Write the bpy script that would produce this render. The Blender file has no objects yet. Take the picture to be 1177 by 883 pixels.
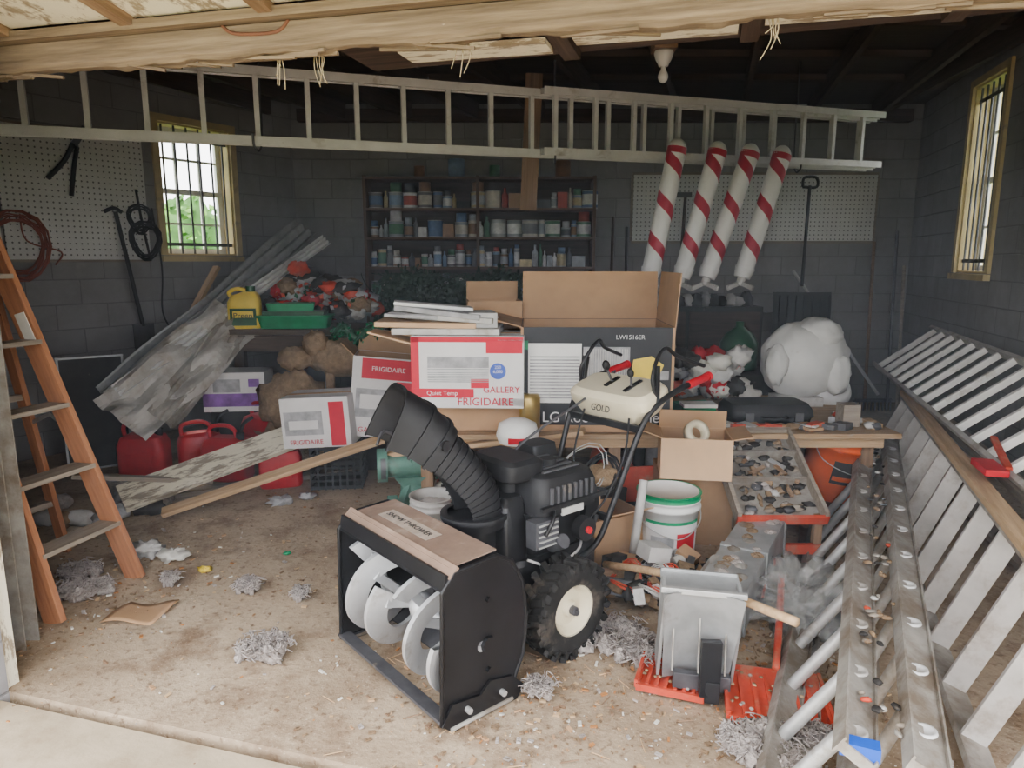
import bpy, math, random
from mathutils import Vector, Matrix, noise, Euler
random.seed(7)
V=Vector
scene=bpy.context.scene
# ------------------------------------------------------------------ materials
MC={}
def nt(name):
    m=bpy.data.materials.new(name); m.use_nodes=True
    n=m.node_tree.nodes; l=m.node_tree.links
    return m,n,l,n['Principled BSDF']
def rgb(c): return (c[0],c[1],c[2],1)
def mixc(n,l,fac,a,b):
    x=n.new('ShaderNodeMix'); x.data_type='RGBA'
    if hasattr(fac,'is_linked') or hasattr(fac,'links'): l.new(fac,x.inputs[0])
    else: x.inputs[0].default_value=fac
    for i,c in ((6,a),(7,b)):
        if isinstance(c,tuple): x.inputs[i].default_value=rgb(c)
        else: l.new(c,x.inputs[i])
    return x.outputs[2]
def noi(n,l,vec,scale,det=5,rough=.6):
    t=n.new('ShaderNodeTexNoise'); t.inputs['Scale'].default_value=scale
    t.inputs['Detail'].default_value=det; t.inputs['Roughness'].default_value=rough
    l.new(vec,t.inputs['Vector']); return t.outputs['Fac']
def ramp(n,l,fac,a,b):
    r=n.new('ShaderNodeMapRange'); r.inputs[1].default_value=a; r.inputs[2].default_value=b
    l.new(fac,r.inputs[0]); return r.outputs[0]
def M(name,col,rough=.6,metal=0,var=.15,scale=9,dirt=0,dcol=(.36,.30,.23),bump=0,dscale=5,alpha=1):
    if name in MC: return MC[name]
    m,n,l,b=nt(name)
    tc=n.new('ShaderNodeTexCoord').outputs['Object']
    f=noi(n,l,tc,scale)
    lo=tuple(max(0,c*(1-var)) for c in col); hi=tuple(min(1,c*(1+var)) for c in col)
    c=mixc(n,l,ramp(n,l,f,.3,.7),lo,hi)
    if dirt>0:
        f2=noi(n,l,tc,dscale,8,.7)
        c=mixc(n,l,ramp(n,l,f2,.72-dirt*.5,.8-dirt*.3),c,dcol)
    l.new(c,b.inputs['Base Color'])
    b.inputs['Roughness'].default_value=rough; b.inputs['Metallic'].default_value=metal
    b.inputs['Alpha'].default_value=alpha
    if bump>0:
        bp=n.new('ShaderNodeBump'); bp.inputs['Strength'].default_value=bump; bp.inputs['Distance'].default_value=.02
        l.new(noi(n,l,tc,scale*3,6),bp.inputs['Height']); l.new(bp.outputs[0],b.inputs['Normal'])
    MC[name]=m; return m
def W(name,c1,c2,rough=.8,peel=None,pa=.5):
    if name in MC: return MC[name]
    m,n,l,b=nt(name)
    at=n.new('ShaderNodeAttribute'); at.attribute_name='lc'
    mp=n.new('ShaderNodeMapping'); mp.inputs['Scale'].default_value=(1.5,28,28)
    l.new(at.outputs['Vector'],mp.inputs[0])
    f=noi(n,l,mp.outputs[0],1.6,6,.65)
    c=mixc(n,l,ramp(n,l,f,.3,.7),c1,c2)
    if peel:
        mp2=n.new('ShaderNodeMapping'); mp2.inputs['Scale'].default_value=(3,12,12)
        l.new(at.outputs['Vector'],mp2.inputs[0])
        f2=noi(n,l,mp2.outputs[0],1.5,8,.75)
        c=mixc(n,l,ramp(n,l,f2,pa-.03,pa+.03),c,peel)
    l.new(c,b.inputs['Base Color']); b.inputs['Roughness'].default_value=rough
    bp=n.new('ShaderNodeBump'); bp.inputs['Strength'].default_value=.3; bp.inputs['Distance'].default_value=.01
    l.new(f,bp.inputs['Height']); l.new(bp.outputs[0],b.inputs['Normal'])
    MC[name]=m; return m
black=M('black_steel',(.016,.016,.018),.36,0,.3,6,.14,(.13,.11,.095))
blackp=M('black_plastic',(.020,.020,.022),.55,0,.3,12,.12,(.11,.095,.08))
chutem=M('chute_plastic',(.016,.016,.018),.5,0,.3,8,.08,(.10,.09,.08))
rubber=M('tire_rubber',(.02,.019,.018),.85,0,.3,20,.35,(.12,.10,.08))
alu=M('aluminium',(.56,.56,.55),.45,.45,.12,7,.3,(.33,.30,.25))
aluw=M('aluminium_pale',(.66,.66,.65),.55,.15,.1,7,.3,(.40,.37,.33))
alum=M('aluminium_weathered',(.50,.48,.45),.6,.15,.15,7,.45,(.32,.27,.22))
aludirt=M('aluminium_dirty',(.38,.36,.325),.65,.2,.25,6,.6,(.22,.18,.14))
galv=M('galvanised',(.42,.43,.43),.5,.45,.28,5,.35,(.28,.26,.24))
steel=M('auger_silver',(.58,.59,.60),.4,.35,.12,6,.3,(.36,.33,.30))
steeld=M('dark_steel',(.13,.13,.14),.5,.5,.3,8,.2)
cream=M('cream_plastic',(.68,.62,.47),.5,0,.06,6,.15,(.42,.37,.29))
white=M('white_plastic',(.78,.78,.76),.5,0,.06,8,.15,(.5,.46,.4))
laddw=M('ladder_white',(.76,.75,.72),.55,0,.1,8,.3,(.45,.40,.33))
whited=M('white_dull',(.56,.55,.53),.8,0,.15,8,.3,(.38,.34,.29))
redp=M('red_plastic',(.55,.02,.03),.45,0,.15,6,.15,(.3,.10,.08))
redd=M('red_dusty',(.58,.09,.05),.7,0,.2,8,.35,(.44,.28,.19))
orange=M('orange_plastic',(.80,.14,.025),.55,0,.12,5,.2,(.4,.2,.12))
yellow=M('yellow_plastic',(.78,.60,.10),.5,0,.1,6,.1)
green=M('green_plastic',(.02,.30,.13),.45,0,.2,8,.1)
dgreen=M('dark_green',(.015,.09,.04),.3,0,.3,10,.1)
teal=M('teal_green_metal',(.13,.26,.21),.55,.1,.2,8,.35,(.18,.2,.17))
purple=M('purple_print',(.25,.10,.38),.6,0,.4,12)
blue=M('blue_plastic',(.03,.12,.55),.5,0,.1,6)
card=M('cardboard',(.48,.31,.18),.85,0,.1,5,.15,(.33,.22,.14))
cardl=M('cardboard_light',(.62,.43,.27),.85,0,.08,5,.1,(.4,.3,.2))
cartonw=M('carton_white',(.74,.73,.72),.7,0,.05,6,.1)
cartonr=M('carton_red',(.66,.03,.06),.6,0,.08,6,.05)
cartonk=M('carton_black',(.022,.023,.028),.5,0,.3,6,.08)
greyp=M('grey_print',(.40,.40,.41),.6,0,.3,14)
dark=M('dark_stuff',(.04,.037,.035),.8,0,.4,8,.2)
brownc=M('burlap',(.30,.21,.13),.95,0,.3,25,.3,(.18,.13,.09),.6)
fluffm=M('insulation_fluff',(.50,.45,.42),1,0,.25,22,.4,(.34,.29,.25),.7)
paper=M('paper',(.7,.68,.62),.9,0,.1,9,.2)
plasticbag=M('clear_plastic_bag',(.62,.62,.60),.15,0,.2,12,0,alpha=.28)
rope=M('frayed_rope',(.42,.35,.24),.9)
wood=W('old_wood',(.20,.125,.075),(.38,.26,.17))
woodt=W('tan_wood',(.42,.28,.16),(.62,.45,.28))
woodg=W('grey_wood',(.22,.185,.15),(.40,.345,.28))
woodo=W('ladder_wood',(.34,.15,.08),(.52,.26,.14))
woodd=W('dark_wood',(.05,.035,.028),(.13,.09,.068))
woods=W('shelf_wood',(.12,.07,.045),(.22,.14,.09))
woodp=W('peeling_wood',(.25,.21,.16),(.37,.31,.24),.8,(.72,.67,.54),.48)
woodp2=W('peeling_door',(.30,.24,.17),(.45,.38,.28),.8,(.80,.75,.61),.46)
beamw=W('weathered_beam',(.15,.11,.075),(.34,.265,.185),.9,(.55,.47,.35),.70)
plym=W('plywood_dirty',(.32,.21,.12),(.52,.38,.24),.85,(.36,.32,.28),.6)
yellowframe=M('window_paint_cream',(.62,.51,.27),.7,0,.12,8,.3,(.4,.33,.2))

# ------------------------------------------------------------------ geometry builder
class G:
    def __init__(s,name):
        s.name=name; s.v=[]; s.lc=[]; s.f=[]; s.m=[]; s.sm=[]; s.mats=[]; s.T=Matrix()
    def mi(s,m):
        if m not in s.mats: s.mats.append(m)
        return s.mats.index(m)
    def add(s,vs,fs,mat,smooth=False,lc=None,mlist=None):
        b=len(s.v)
        for i,p in enumerate(vs):
            s.v.append(s.T@V(p)); s.lc.append(tuple(lc[i]) if lc else tuple(p))
        k=s.mi(mat) if mlist is None else 0
        for i,f in enumerate(fs):
            s.f.append([b+j for j in f]); s.m.append(k if mlist is None else s.mi(mlist[i])); s.sm.append(smooth)
    def box(s,c,sz,mat,rot=None,taper=1.0):
        c=V(c); R=Euler(rot).to_matrix() if rot else Matrix.Identity(3)
        vs=[]
        for z in(-.5,.5):
            k=1 if z<0 else taper
            for x,y in((-.5,-.5),(.5,-.5),(.5,.5),(-.5,.5)):
                vs.append(c+R@V((x*sz[0]*k,y*sz[1]*k,z*sz[2])))
        s.add(vs,[(0,3,2,1),(4,5,6,7),(0,1,5,4),(1,2,6,5),(2,3,7,6),(3,0,4,7)],mat)
    def beam(s,p0,p1,w,h,mat,up=(0,0,1)):
        p0=V(p0);p1=V(p1);d=(p1-p0);L=d.length;d=d/L;up=V(up)
        x=d.cross(up)
        if x.length<1e-4: x=d.cross(V((1,0,0)))
        x.normalize(); u=x.cross(d).normalized()
        off=random.random()*20
        vs=[];lc=[]
        for k,p in((0,p0),(L,p1)):
            for a,b in((-.5,-.5),(.5,-.5),(.5,.5),(-.5,.5)):
                vs.append(p+x*a*w+u*b*h); lc.append((k+off,a*w+off,b*h))
        s.add(vs,[(0,1,2,3),(7,6,5,4),(0,4,5,1),(1,5,6,2),(2,6,7,3),(3,7,4,0)],mat,lc=lc)
    def cyl(s,p0,p1,r0,mat,r1=None,seg=16,caps=True,capmat=None):
        if r1 is None: r1=r0
        p0=V(p0);p1=V(p1);d=(p1-p0).normalized()
        x=d.orthogonal().normalized(); y=d.cross(x)
        vs=[];n=seg
        for p,r in((p0,r0),(p1,r1)):
            for i in range(n):
                a=2*math.pi*i/n; vs.append(p+(x*math.cos(a)+y*math.sin(a))*r)
        s.add(vs,[(i,(i+1)%n,n+(i+1)%n,n+i) for i in range(n)],mat,True)
        if caps:
            cm=capmat or mat
            s.add(vs[:n],[tuple(range(n))],cm); s.add(vs[n:],[tuple(range(n))],cm)
    def tube(s,pts,r,mat,seg=8,smooth=True,sub=5):
        P=[V(p) for p in pts]
        if smooth and len(P)>2:
            Q=[]
            for i in range(len(P)-1):
                a=P[max(i-1,0)];b=P[i];c=P[i+1];d=P[min(i+2,len(P)-1)]
                for k in range(sub):
                    t=k/sub
                    Q.append(.5*((2*b)+(c-a)*t+(2*a-5*b+4*c-d)*t*t+(-a+3*b-3*c+d)*t**3))
            Q.append(P[-1]);P=Q
        n=len(P); vs=[]; x=None
        for i,p in enumerate(P):
            t=(P[min(i+1,n-1)]-P[max(i-1,0)])
            if t.length<1e-7: t=V((0,0,1))
            t.normalize()
            if x is None: x=t.orthogonal().normalized()
            else:
                x=x-t*x.dot(t)
                x=x.normalized() if x.length>1e-5 else t.orthogonal().normalized()
            y=t.cross(x); rr=r if not callable(r) else r(i/(n-1))
            for j in range(seg):
                a=2*math.pi*j/seg; vs.append(p+(x*math.cos(a)+y*math.sin(a))*rr)
        fs=[(i*seg+j,i*seg+(j+1)%seg,(i+1)*seg+(j+1)%seg,(i+1)*seg+j) for i in range(n-1) for j in range(seg)]
        fs+=[tuple(range(seg)),tuple(range((n-1)*seg,n*seg))]
        s.add(vs,fs,mat,True)
    def lathe(s,prof,mat,o=(0,0,0),ax=(0,0,1),seg=24,mats=None):
        o=V(o);ax=V(ax).normalized();x=ax.orthogonal().normalized();y=ax.cross(x);vs=[]
        for r,z in prof:
            for i in range(seg):
                a=2*math.pi*i/seg; vs.append(o+ax*z+(x*math.cos(a)+y*math.sin(a))*max(r,1e-4))
        fs=[];ml=[]
        for k in range(len(prof)-1):
            for i in range(seg):
                fs.append((k*seg+i,k*seg+(i+1)%seg,(k+1)*seg+(i+1)%seg,(k+1)*seg+i)); ml.append(mats[k] if mats else mat)
        s.add(vs,fs,mat,True,mlist=ml)
    def loft(s,secs,mat,e=4,seg=28,smooth=True):
        vs=[]
        for cx,cy,z,w,d in secs:
            for i in range(seg):
                a=2*math.pi*i/seg;c,q=math.cos(a),math.sin(a)
                vs.append((cx+w/2*math.copysign(abs(c)**(2/e),c),cy+d/2*math.copysign(abs(q)**(2/e),q),z))
        n=seg
        fs=[(k*n+i,k*n+(i+1)%n,(k+1)*n+(i+1)%n,(k+1)*n+i) for k in range(len(secs)-1) for i in range(n)]
        s.add(vs,fs,mat,smooth)
        s.add(vs[:n],[tuple(range(n))],mat); s.add(vs[-n:],[tuple(range(n))],mat)
    def blob(s,c,r,mat,amp=.15,fr=3,sub=16,flat=None):
        c=V(c);r=V(r) if hasattr(r,'__len__') else V((r,r,r));vs=[];nu=sub*2;nv=sub;o=V((random.random()*50,random.random()*50,0))
        for j in range(nv+1):
            th=math.pi*j/nv
            for i in range(nu):
                a=2*math.pi*i/nu
                d=V((math.sin(th)*math.cos(a),math.sin(th)*math.sin(a),math.cos(th)))
                k=1+amp*(noise.fractal(d*fr+o,1,2,4))
                p=V((d.x*r.x*k,d.y*r.y*k,d.z*r.z*k))
                if flat is not None and c.z+p.z<flat: p.z=flat-c.z
                vs.append(c+p)
        fs=[(j*nu+i,(j+1)*nu+i,(j+1)*nu+(i+1)%nu,j*nu+(i+1)%nu) for j in range(nv) for i in range(nu)]
        s.add(vs,fs,mat,True)
    def surf(s,fn,nu,nv,mat,smooth=True,matfn=None):
        vs=[];
        for i in range(nu+1):
            for j in range(nv+1): vs.append(fn(i/nu,j/nv))
        fs=[];ml=[]
        for i in range(nu):
            for j in range(nv):
                fs.append((i*(nv+1)+j,i*(nv+1)+j+1,(i+1)*(nv+1)+j+1,(i+1)*(nv+1)+j)); ml.append(matfn(i,j) if matfn else mat)
        s.add(vs,fs,mat,smooth,mlist=ml)
    def prism(s,poly,o,ea,eb,th,mat,edge=None):
        o=V(o);ea=V(ea);eb=V(eb);en=ea.cross(eb).normalized()*th;n=len(poly)
        vs=[o+ea*a+eb*b for a,b in poly]; vs+=[p+en for p in vs]
        s.add(vs,[tuple(range(n)),tuple(range(2*n-1,n-1,-1))],mat)
        s.add(vs,[(i,(i+1)%n,n+(i+1)%n,n+i) for i in range(n)],edge or mat)
    def done(s,mat4=None,bevel=0,solid=0,world=False,parent=None):
        me=bpy.data.meshes.new(s.name)
        if mat4 is None:
            xs=[p.x for p in s.v];ys=[p.y for p in s.v];zs=[p.z for p in s.v]
            c=V(((min(xs)+max(xs))/2,(min(ys)+max(ys))/2,min(zs)))
            if world: c=V((0,0,0))
            vv=[p-c for p in s.v]; mat4=Matrix.Translation(c)
        else: vv=s.v
        me.from_pydata([tuple(p) for p in vv],[],s.f)
        for m in s.mats: me.materials.append(m)
        me.polygons.foreach_set('material_index',s.m); me.polygons.foreach_set('use_smooth',s.sm)
        a=me.attributes.new('lc','FLOAT_VECTOR','POINT')
        a.data.foreach_set('vector',[x for t in s.lc for x in t])
        me.update()
        import bmesh
        bm=bmesh.new();bm.from_mesh(me);bmesh.ops.recalc_face_normals(bm,faces=bm.faces);bm.to_mesh(me);bm.free()
        o=bpy.data.objects.new(s.name,me); scene.collection.objects.link(o); o.matrix_world=mat4
        if parent: o.parent=parent; o.matrix_parent_inverse=parent.matrix_world.inverted()
        if solid:
            md=o.modifiers.new('solid','SOLIDIFY');md.thickness=solid;md.offset=0
        if bevel:
            md=o.modifiers.new('bev','BEVEL');md.width=bevel;md.segments=2;md.limit_method='ANGLE'
        return o
def TR(x,y,z,rz=0,rx=0,ry=0):
    return Matrix.Translation((x,y,z))@Euler((rx,ry,rz)).to_matrix().to_4x4()
def text(body,size,mat,parent,M4,name='label_text'):
    cu=bpy.data.curves.new(name,'FONT');cu.body=body;cu.size=size;cu.extrude=.0006;cu.align_x='CENTER';cu.align_y='CENTER'
    cu.materials.append(mat)
    o=bpy.data.objects.new(name,cu);scene.collection.objects.link(o);o.parent=parent
    o.matrix_local=M4
    return o
inkw=M('ink_white',(.8,.8,.8),.6);inkr=M('ink_red',(.6,.03,.06),.6);inkk=M('ink_black',(.03,.03,.03),.6);inkb=M('ink_blue',(.08,.14,.5),.6)

# ------------------------------------------------------------------ room
def wallmat():
    m,n,l,b=nt('concrete_block')
    tc=n.new('ShaderNodeTexCoord').outputs['Object']
    sp=n.new('ShaderNodeSeparateXYZ');l.new(tc,sp.inputs[0]);cb=n.new('ShaderNodeCombineXYZ')
    l.new(sp.outputs[0],cb.inputs[0]);l.new(sp.outputs[2],cb.inputs[1])
    br=n.new('ShaderNodeTexBrick');l.new(cb.outputs[0],br.inputs[0])
    br.inputs['Scale'].default_value=1;br.inputs['Brick Width'].default_value=.4;br.inputs['Row Height'].default_value=.2
    br.inputs['Mortar Size'].default_value=.006;br.inputs['Mortar Smooth'].default_value=.5
    br.inputs['Color1'].default_value=(.36,.355,.36,1);br.inputs['Color2'].default_value=(.31,.305,.31,1);br.inputs['Mortar'].default_value=(.235,.23,.23,1)
    f=noi(n,l,tc,2.2,8,.7);f3=noi(n,l,tc,1.1,8,.75)
    c=mixc(n,l,ramp(n,l,f,.40,.70),br.outputs[0],(.21,.19,.175))
    c=mixc(n,l,ramp(n,l,f3,.58,.68),c,(.42,.41,.39))
    c2=mixc(n,l,.65,br.outputs[0],c)
    l.new(c2,b.inputs['Base Color']);b.inputs['Roughness'].default_value=.95
    bp=n.new('ShaderNodeBump');bp.inputs['Strength'].default_value=.5;bp.inputs['Distance'].default_value=.01
    l.new(br.outputs['Fac'],bp.inputs['Height']);bp.invert=True;l.new(bp.outputs[0],b.inputs['Normal'])
    return m
block=wallmat()
CZ=3.15
def wall(name,p0,p1,hole=None,e0=0,e1=0,th=.2,top=CZ):
    p0=V((p0[0],p0[1],0));p1=V((p1[0],p1[1],0));d=p1-p0;L=d.length;rz=math.atan2(d.y,d.x)
    g=G(name)
    def seg(a,b,z0,z1):
        if b-a>.001 and z1-z0>.001: g.box(((a+b)/2,th/2,(z0+z1)/2),(b-a,th,z1-z0),block)
    if hole:
        a,b,z0,z1=hole
        seg(-e0,a,-.05,top);seg(b,L+e1,-.05,top);seg(a,b,-.05,z0);seg(a,b,z1,top)
    else: seg(-e0,L+e1,-.05,top)
    Mx=TR(p0.x,p0.y,0,rz); g.done(Mx); return Mx
FL=(-5.2,3.255);BL=(-2.3,7.6);BR=(4.27,7.6);FR=(2.57,1.07)
LW=(3.76,4.47,1.60,2.76); RW=(1.46,2.14,1.45,2.98)
ML=wall('wall_left',FL,BL,LW,.0,.15)
MB=wall('wall_back',BL,BR,None,0,.2)
MR=wall('wall_right',BR,FR,RW,0,.2)
MF=wall('wall_front',FR,FL,(.12,4.58,-.06,2.38),0,.2)
def floormat():
    m,n,l,b=nt('dirty_concrete')
    tc=n.new('ShaderNodeTexCoord').outputs['Object']
    a=noi(n,l,tc,.9,8,.65);c=noi(n,l,tc,3.2,8,.7);d=noi(n,l,tc,30,4,.6);e=noi(n,l,tc,110,2,.6)
    k=mixc(n,l,ramp(n,l,a,.38,.62),(.36,.275,.19),(.56,.455,.335))
    k=mixc(n,l,ramp(n,l,c,.48,.66),k,(.27,.19,.125))
    k=mixc(n,l,ramp(n,l,d,.56,.72),k,(.20,.135,.085))
    k=mixc(n,l,ramp(n,l,e,.62,.72),k,(.60,.51,.40))
    l.new(k,b.inputs['Base Color']);b.inputs['Roughness'].default_value=.95
    bp=n.new('ShaderNodeBump');bp.inputs['Strength'].default_value=.6;bp.inputs['Distance'].default_value=.01
    l.new(d,bp.inputs['Height']);l.new(bp.outputs[0],b.inputs['Normal'])
    return m
g=G('floor');g.prism([FL,BL,BR,(FR[0]+.3,FR[1]-.084)],(0,0,0),(1,0,0),(0,1,0),-.1,floormat());g.done(world=True)
apm=M('apron_concrete',(.50,.415,.30),.95,0,.15,3,.45,(.40,.32,.22),.3)
g=G('driveway_ground');g.prism([(-7,-9),(7,-9),(7,-.25),(-5.3,3.26)],(0,0,-.012),(1,0,0),(0,1,0),-.1,apm);g.done(world=True)
grass=M('grass',(.12,.26,.05),.95,0,.4,3,.3,(.2,.26,.08))
g=G('lawn_ground');g.box((0,5,-.25),(90,90,.1),grass);g.done(world=True)
ceilm=W('ceiling_boards',(.055,.042,.036),(.12,.095,.08))
g=G('ceiling')
g.prism([(-5.5,3.2),(-2.4,7.85),(4.6,7.85),(2.8,.9)],(0,0,CZ),(1,0,0),(0,1,0),.08,ceilm);g.done(world=True)
g=G('ceiling_joists')
for i in range(11):
    x=-4.0+i*.68
    x1=x+1.6
    y1=7.5
    if x1<-2.3: y1=min(7.5,(x1+7.37)/.667-.2)
    if x1>3.7: x1=3.7
    g.beam((x,max(.5,2.1-.281*x),2.99),(x1,y1,3.06),.045,.16,woodd)
g.beam((-2.2,7.52,3.02),(4.1,7.52,3.02),.1,.12,woodd)
for yy in (3.2,4.1,5.0,5.7,6.4):
    g.beam((-2.6 if yy>4 else -4.4,yy,3.11),(2.9 if yy<4 else 3.5,yy,3.11),.1,.05,woodd)
g.done(world=True)
# windows
def window(name,Mx,hole,nb,mullv,mullh):
    a,b,z0,z1=hole;g=G(name);c=yellowframe
    w=.06
    g.box(((a+b)/2,-.012,z1+w/2),(b-a+2*w,.03,w),c);g.box(((a+b)/2,-.02,z0-.03),(b-a+2*w,.06,.05),c)
    for x in(a-w/2,b+w/2): g.box((x,-.012,(z0+z1)/2),(w,.03,z1-z0),c)
    for x in(a+.008,b-.008): g.box((x,.1,(z0+z1)/2),(.016,.2,z1-z0),c)
    for z in(z0+.008,z1-.008): g.box(((a+b)/2,.1,z),(b-a,.2,.016),c)
    for x in(a+.04,b-.04): g.box((x,.15,(z0+z1)/2),(.05,.035,z1-z0),white)
    for z in(z0+.04,z1-.04,(z0+z1)/2): g.box(((a+b)/2,.15,z),(b-a,.035,.045),white)
    for i in range(1,mullv): g.box((a+(b-a)*i/mullv,.15,(z0+z1)/2),(.02,.02,z1-z0),white)
    for i in range(1,mullh): g.box(((a+b)/2,.15,z0+(z1-z0)*i/mullh),(b-a,.02,.02),white)
    for i in range(nb):
        x=a+(b-a)*(i+.5)/nb; g.cyl((x,.03,z0-.12),(x,.03,z1+.02),.009,steeld,seg=8)
    for z in (z0+.1,z1-.12): g.box(((a+b)/2,.03,z),(b-a-.02,.006,.03),steeld)
    g.done(Mx)
window('window_1',ML,LW,6,3,4)
window('window_2',MR,RW,6,2,4)
leafm=M('hedge_leaf',(.22,.42,.10),.8,0,.5,3)
leafd=M('hedge_leaf_dark',(.09,.21,.05),.8,0,.4,3)
def leaves(g,c,r,n,sz,mats,up=False):
    for i in range(n):
        d=V((random.gauss(0,1),random.gauss(0,1),random.gauss(0,1))).normalized()*(random.random()**.33)
        p=V(c)+V((d.x*r[0],d.y*r[1],d.z*r[2]))
        q=V((random.gauss(0,1),random.gauss(0,1),random.gauss(0,1))).normalized()
        w=q.orthogonal().normalized()*sz*.35;q=q*sz
        g.add([p,p+q*.5+w,p+q,p+q*.5-w],[(0,1,2,3)],random.choice(mats))
g=G('garden_hedge')
for i in range(9):
    cx=-10+i*1.05;cy=11.5+i*.3;h=.95+.28*math.sin(i*2.1)
    g.blob((cx,cy,h),(.9,.8,h+.15),leafd,.3,3,12);leaves(g,(cx,cy,h),(1.05,.95,h+.3),900,.16,[leafm,leafd,leafm])
for i in range(5):
    cx=6.5+i*.2;cy=2.5+i*1.2;g.blob((cx,cy,.9),(.6,.7,.9),leafd,.3,3,10);leaves(g,(cx,cy,.9),(.75,.85,1.1),500,.14,[leafm,leafd])
g.done(world=True)
# door jamb + track
g=G('trim_1');rz=math.atan2(-.27,.963)
g.T=TR(-1.905,2.315,0,rz);g.beam((0,0,0),(0,0,2.3),.09,.14,woodp2,(0,1,0));g.done()
g=G('door_track')
g.beam((-2.02,2.62,0),(-2.02,2.62,2.15),.006,.09,aludirt,(0,1,0));g.beam((-1.99,2.58,0),(-1.99,2.58,2.15),.06,.006,aludirt,(0,1,0));g.beam((-1.99,2.66,0),(-1.99,2.66,2.15),.06,.006,aludirt,(0,1,0));g.done()
# ---- overhead tilt door
dd=V((.963,-.27,0));dn=V((-.27,-.963,0))
o0=V((-1.95,2.75,2.27))
door=G('door_1')
def DP(a,b,z): return o0+dd*a+dn*b+V((0,0,z-.012*max(a,0)))
# weathered bottom rail: continuous bar with rough, splintered, sagging underside
def rail(u,v):
    a=-.35+4.7*u;k=int(round(v*5))
    n1=noise.fractal(V((a*2.2,3,0)),1,2,5)*.016;n2=noise.fractal(V((a*9,7,0)),1,2,4)*.012
    pr_=[(-.03,.045),(-.032,-.035+n1+n2),(-.015,-.048+n1*1.3+n2),(.015,-.045+n1+n2*.4),(.03,-.03+n1),(.03,.045)]
    return DP(a,pr_[k][0],pr_[k][1])
b0=len(door.v);door.surf(rail,220,5,beamw,False)
for i_ in range(b0,len(door.v)):
    q=door.v[i_]-o0;door.lc[i_]=(q.dot(dd),q.dot(dn),q.z*1.0)
door.beam(DP(-.35,.05,.065),DP(4.35,.05,.065),.05,.03,beamw)
for i in range(34):
    a=random.uniform(-.3,4.2);L=random.uniform(.06,.28)
    door.beam(DP(a,random.uniform(-.03,.02),-.045),DP(a+L,random.uniform(-.04,.03),-.05+random.uniform(-.014,.004)),.012,.010,beamw)
sl=.17
for i in range(9):
    a0=-.33+i*.53
    off=(i%2)*.004
    door.add([DP(a0,.06,.085+off),DP(a0+.50,.06,.085+off),DP(a0+.50,1.25,.085+sl*1.2+off),DP(a0,1.25,.085+sl*1.2+off)],[(0,1,2,3)],woodp2,lc=[(0,a0*.3,0),(0,a0*.3+.15,0),(1.1,a0*.3+.15,0),(1.1,a0*.3,0)])
door.add([DP(-.35,.05,.11),DP(4.35,.05,.11),DP(4.35,1.3,.11+sl*1.25),DP(-.35,1.3,.11+sl*1.25)],[(0,1,2,3)],woodd)
for i in range(10):
    a0=-.345+i*.53
    door.beam(DP(a0,.05,.07),DP(a0,1.25,.07+sl*1.2),.05,.03,wood)
for b in (.42,.82,1.22): door.beam(DP(-.35,b,.075+sl*b),DP(4.35,b,.075+sl*b),.045,.03,woodp)
for i in range(5):
    a0=1.55+i*.60
    door.beam(DP(a0,-.30,.012+.02*i),DP(a0+.52,-.30,.012+.02*i),.13,.016,woodp2)
    door.beam(DP(a0+.56,-.05,.03+.02*i),DP(a0+.56,-.5,.03+.02*i),.06,.03,woodd)
door.beam(DP(1.3,-.36,.05),DP(4.3,-.36,.12),.42,.02,woodd)
door.tube([DP(1.05,.03,.05),DP(1.1,.03,.02),DP(1.25,.03,.015),DP(1.3,.03,.05)],.006,M('rust',(.20,.09,.055),.8),6)
door.done()
g=G('frayed_rope_strands')
for a,b in ((1.22,-.03),(1.36,-.04),(1.86,-.03),(2.75,-.04)):
    for k in range(6):
        p=DP(a+random.uniform(-.02,.02),b,-.03);L=random.uniform(.04,.12)
        g.tube([p,p+V((random.uniform(-.012,.012),0,-L*.5)),p+V((random.uniform(-.02,.02),0,-L))],.0018,rope,5)
g.done()
# ------------------------------------------------------------------ ladders
def ladder(name,a0,a1,b0,b1,rw,rh,mat,kw,kh,n,rmat,rnd=False,finish=True,start=.5,g=None,web=False):
    own=g is None
    if own: g=G(name)
    a0,a1,b0,b1=map(V,(a0,a1,b0,b1));ac=(b0-a0).normalized();ld=(a1-a0).normalized();nn=ac.cross(ld).normalized()
    g.beam(a0,a1,rw,rh,mat,ac);g.beam(b0,b1,rw,rh,mat,ac)
    for p0,p1 in((a0,a1),(b0,b1)):
        if web:
            for s_ in(-1,1): g.beam(p0+nn*s_*rw*.5,p1+nn*s_*rw*.5,.006,rh*1.7,mat,ac)
    for i in range(n):
        t=(i+start)/n;p=a0.lerp(a1,t);q=b0.lerp(b1,t)
        if rnd: g.cyl(p,q,kw/2,rmat,seg=12)
        else: g.beam(p,q,kw,kh,rmat,ld)
    if own and finish: return g.done(bevel=.002)
g=G('extension_ladder')
a0=V((-3.1,3.86,2.25));a1=V((3.09,6.25,2.34));up=V((0,0,.40))
ladder('',a0,a1,a0+up,a1+up,.07,.03,aluw,.035,.03,22,aluw,g=g,web=True)
off=V((.03,-.085,.0));c0=a0.lerp(a1,.53)+off;c1=a1+V((.05,-.05,.02))
ladder('',c0,c1,c0+up,c1+up,.06,.03,aluw,.035,.03,10,aluw,g=g,start=.3,web=True)
g.done()
g=G('ladder_hanger_hook')
for t in (.25,.55,.88):
    p=a0.lerp(a1,t)+V((0,.07,0))
    g.tube([p+V((0,0,.82)),p+V((0,0,.1)),p+V((0,-.06,-.05)),p+V((0,-.15,-.04)),p+V((0,-.16,.03))],.007,steeld)
g.done()
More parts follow.
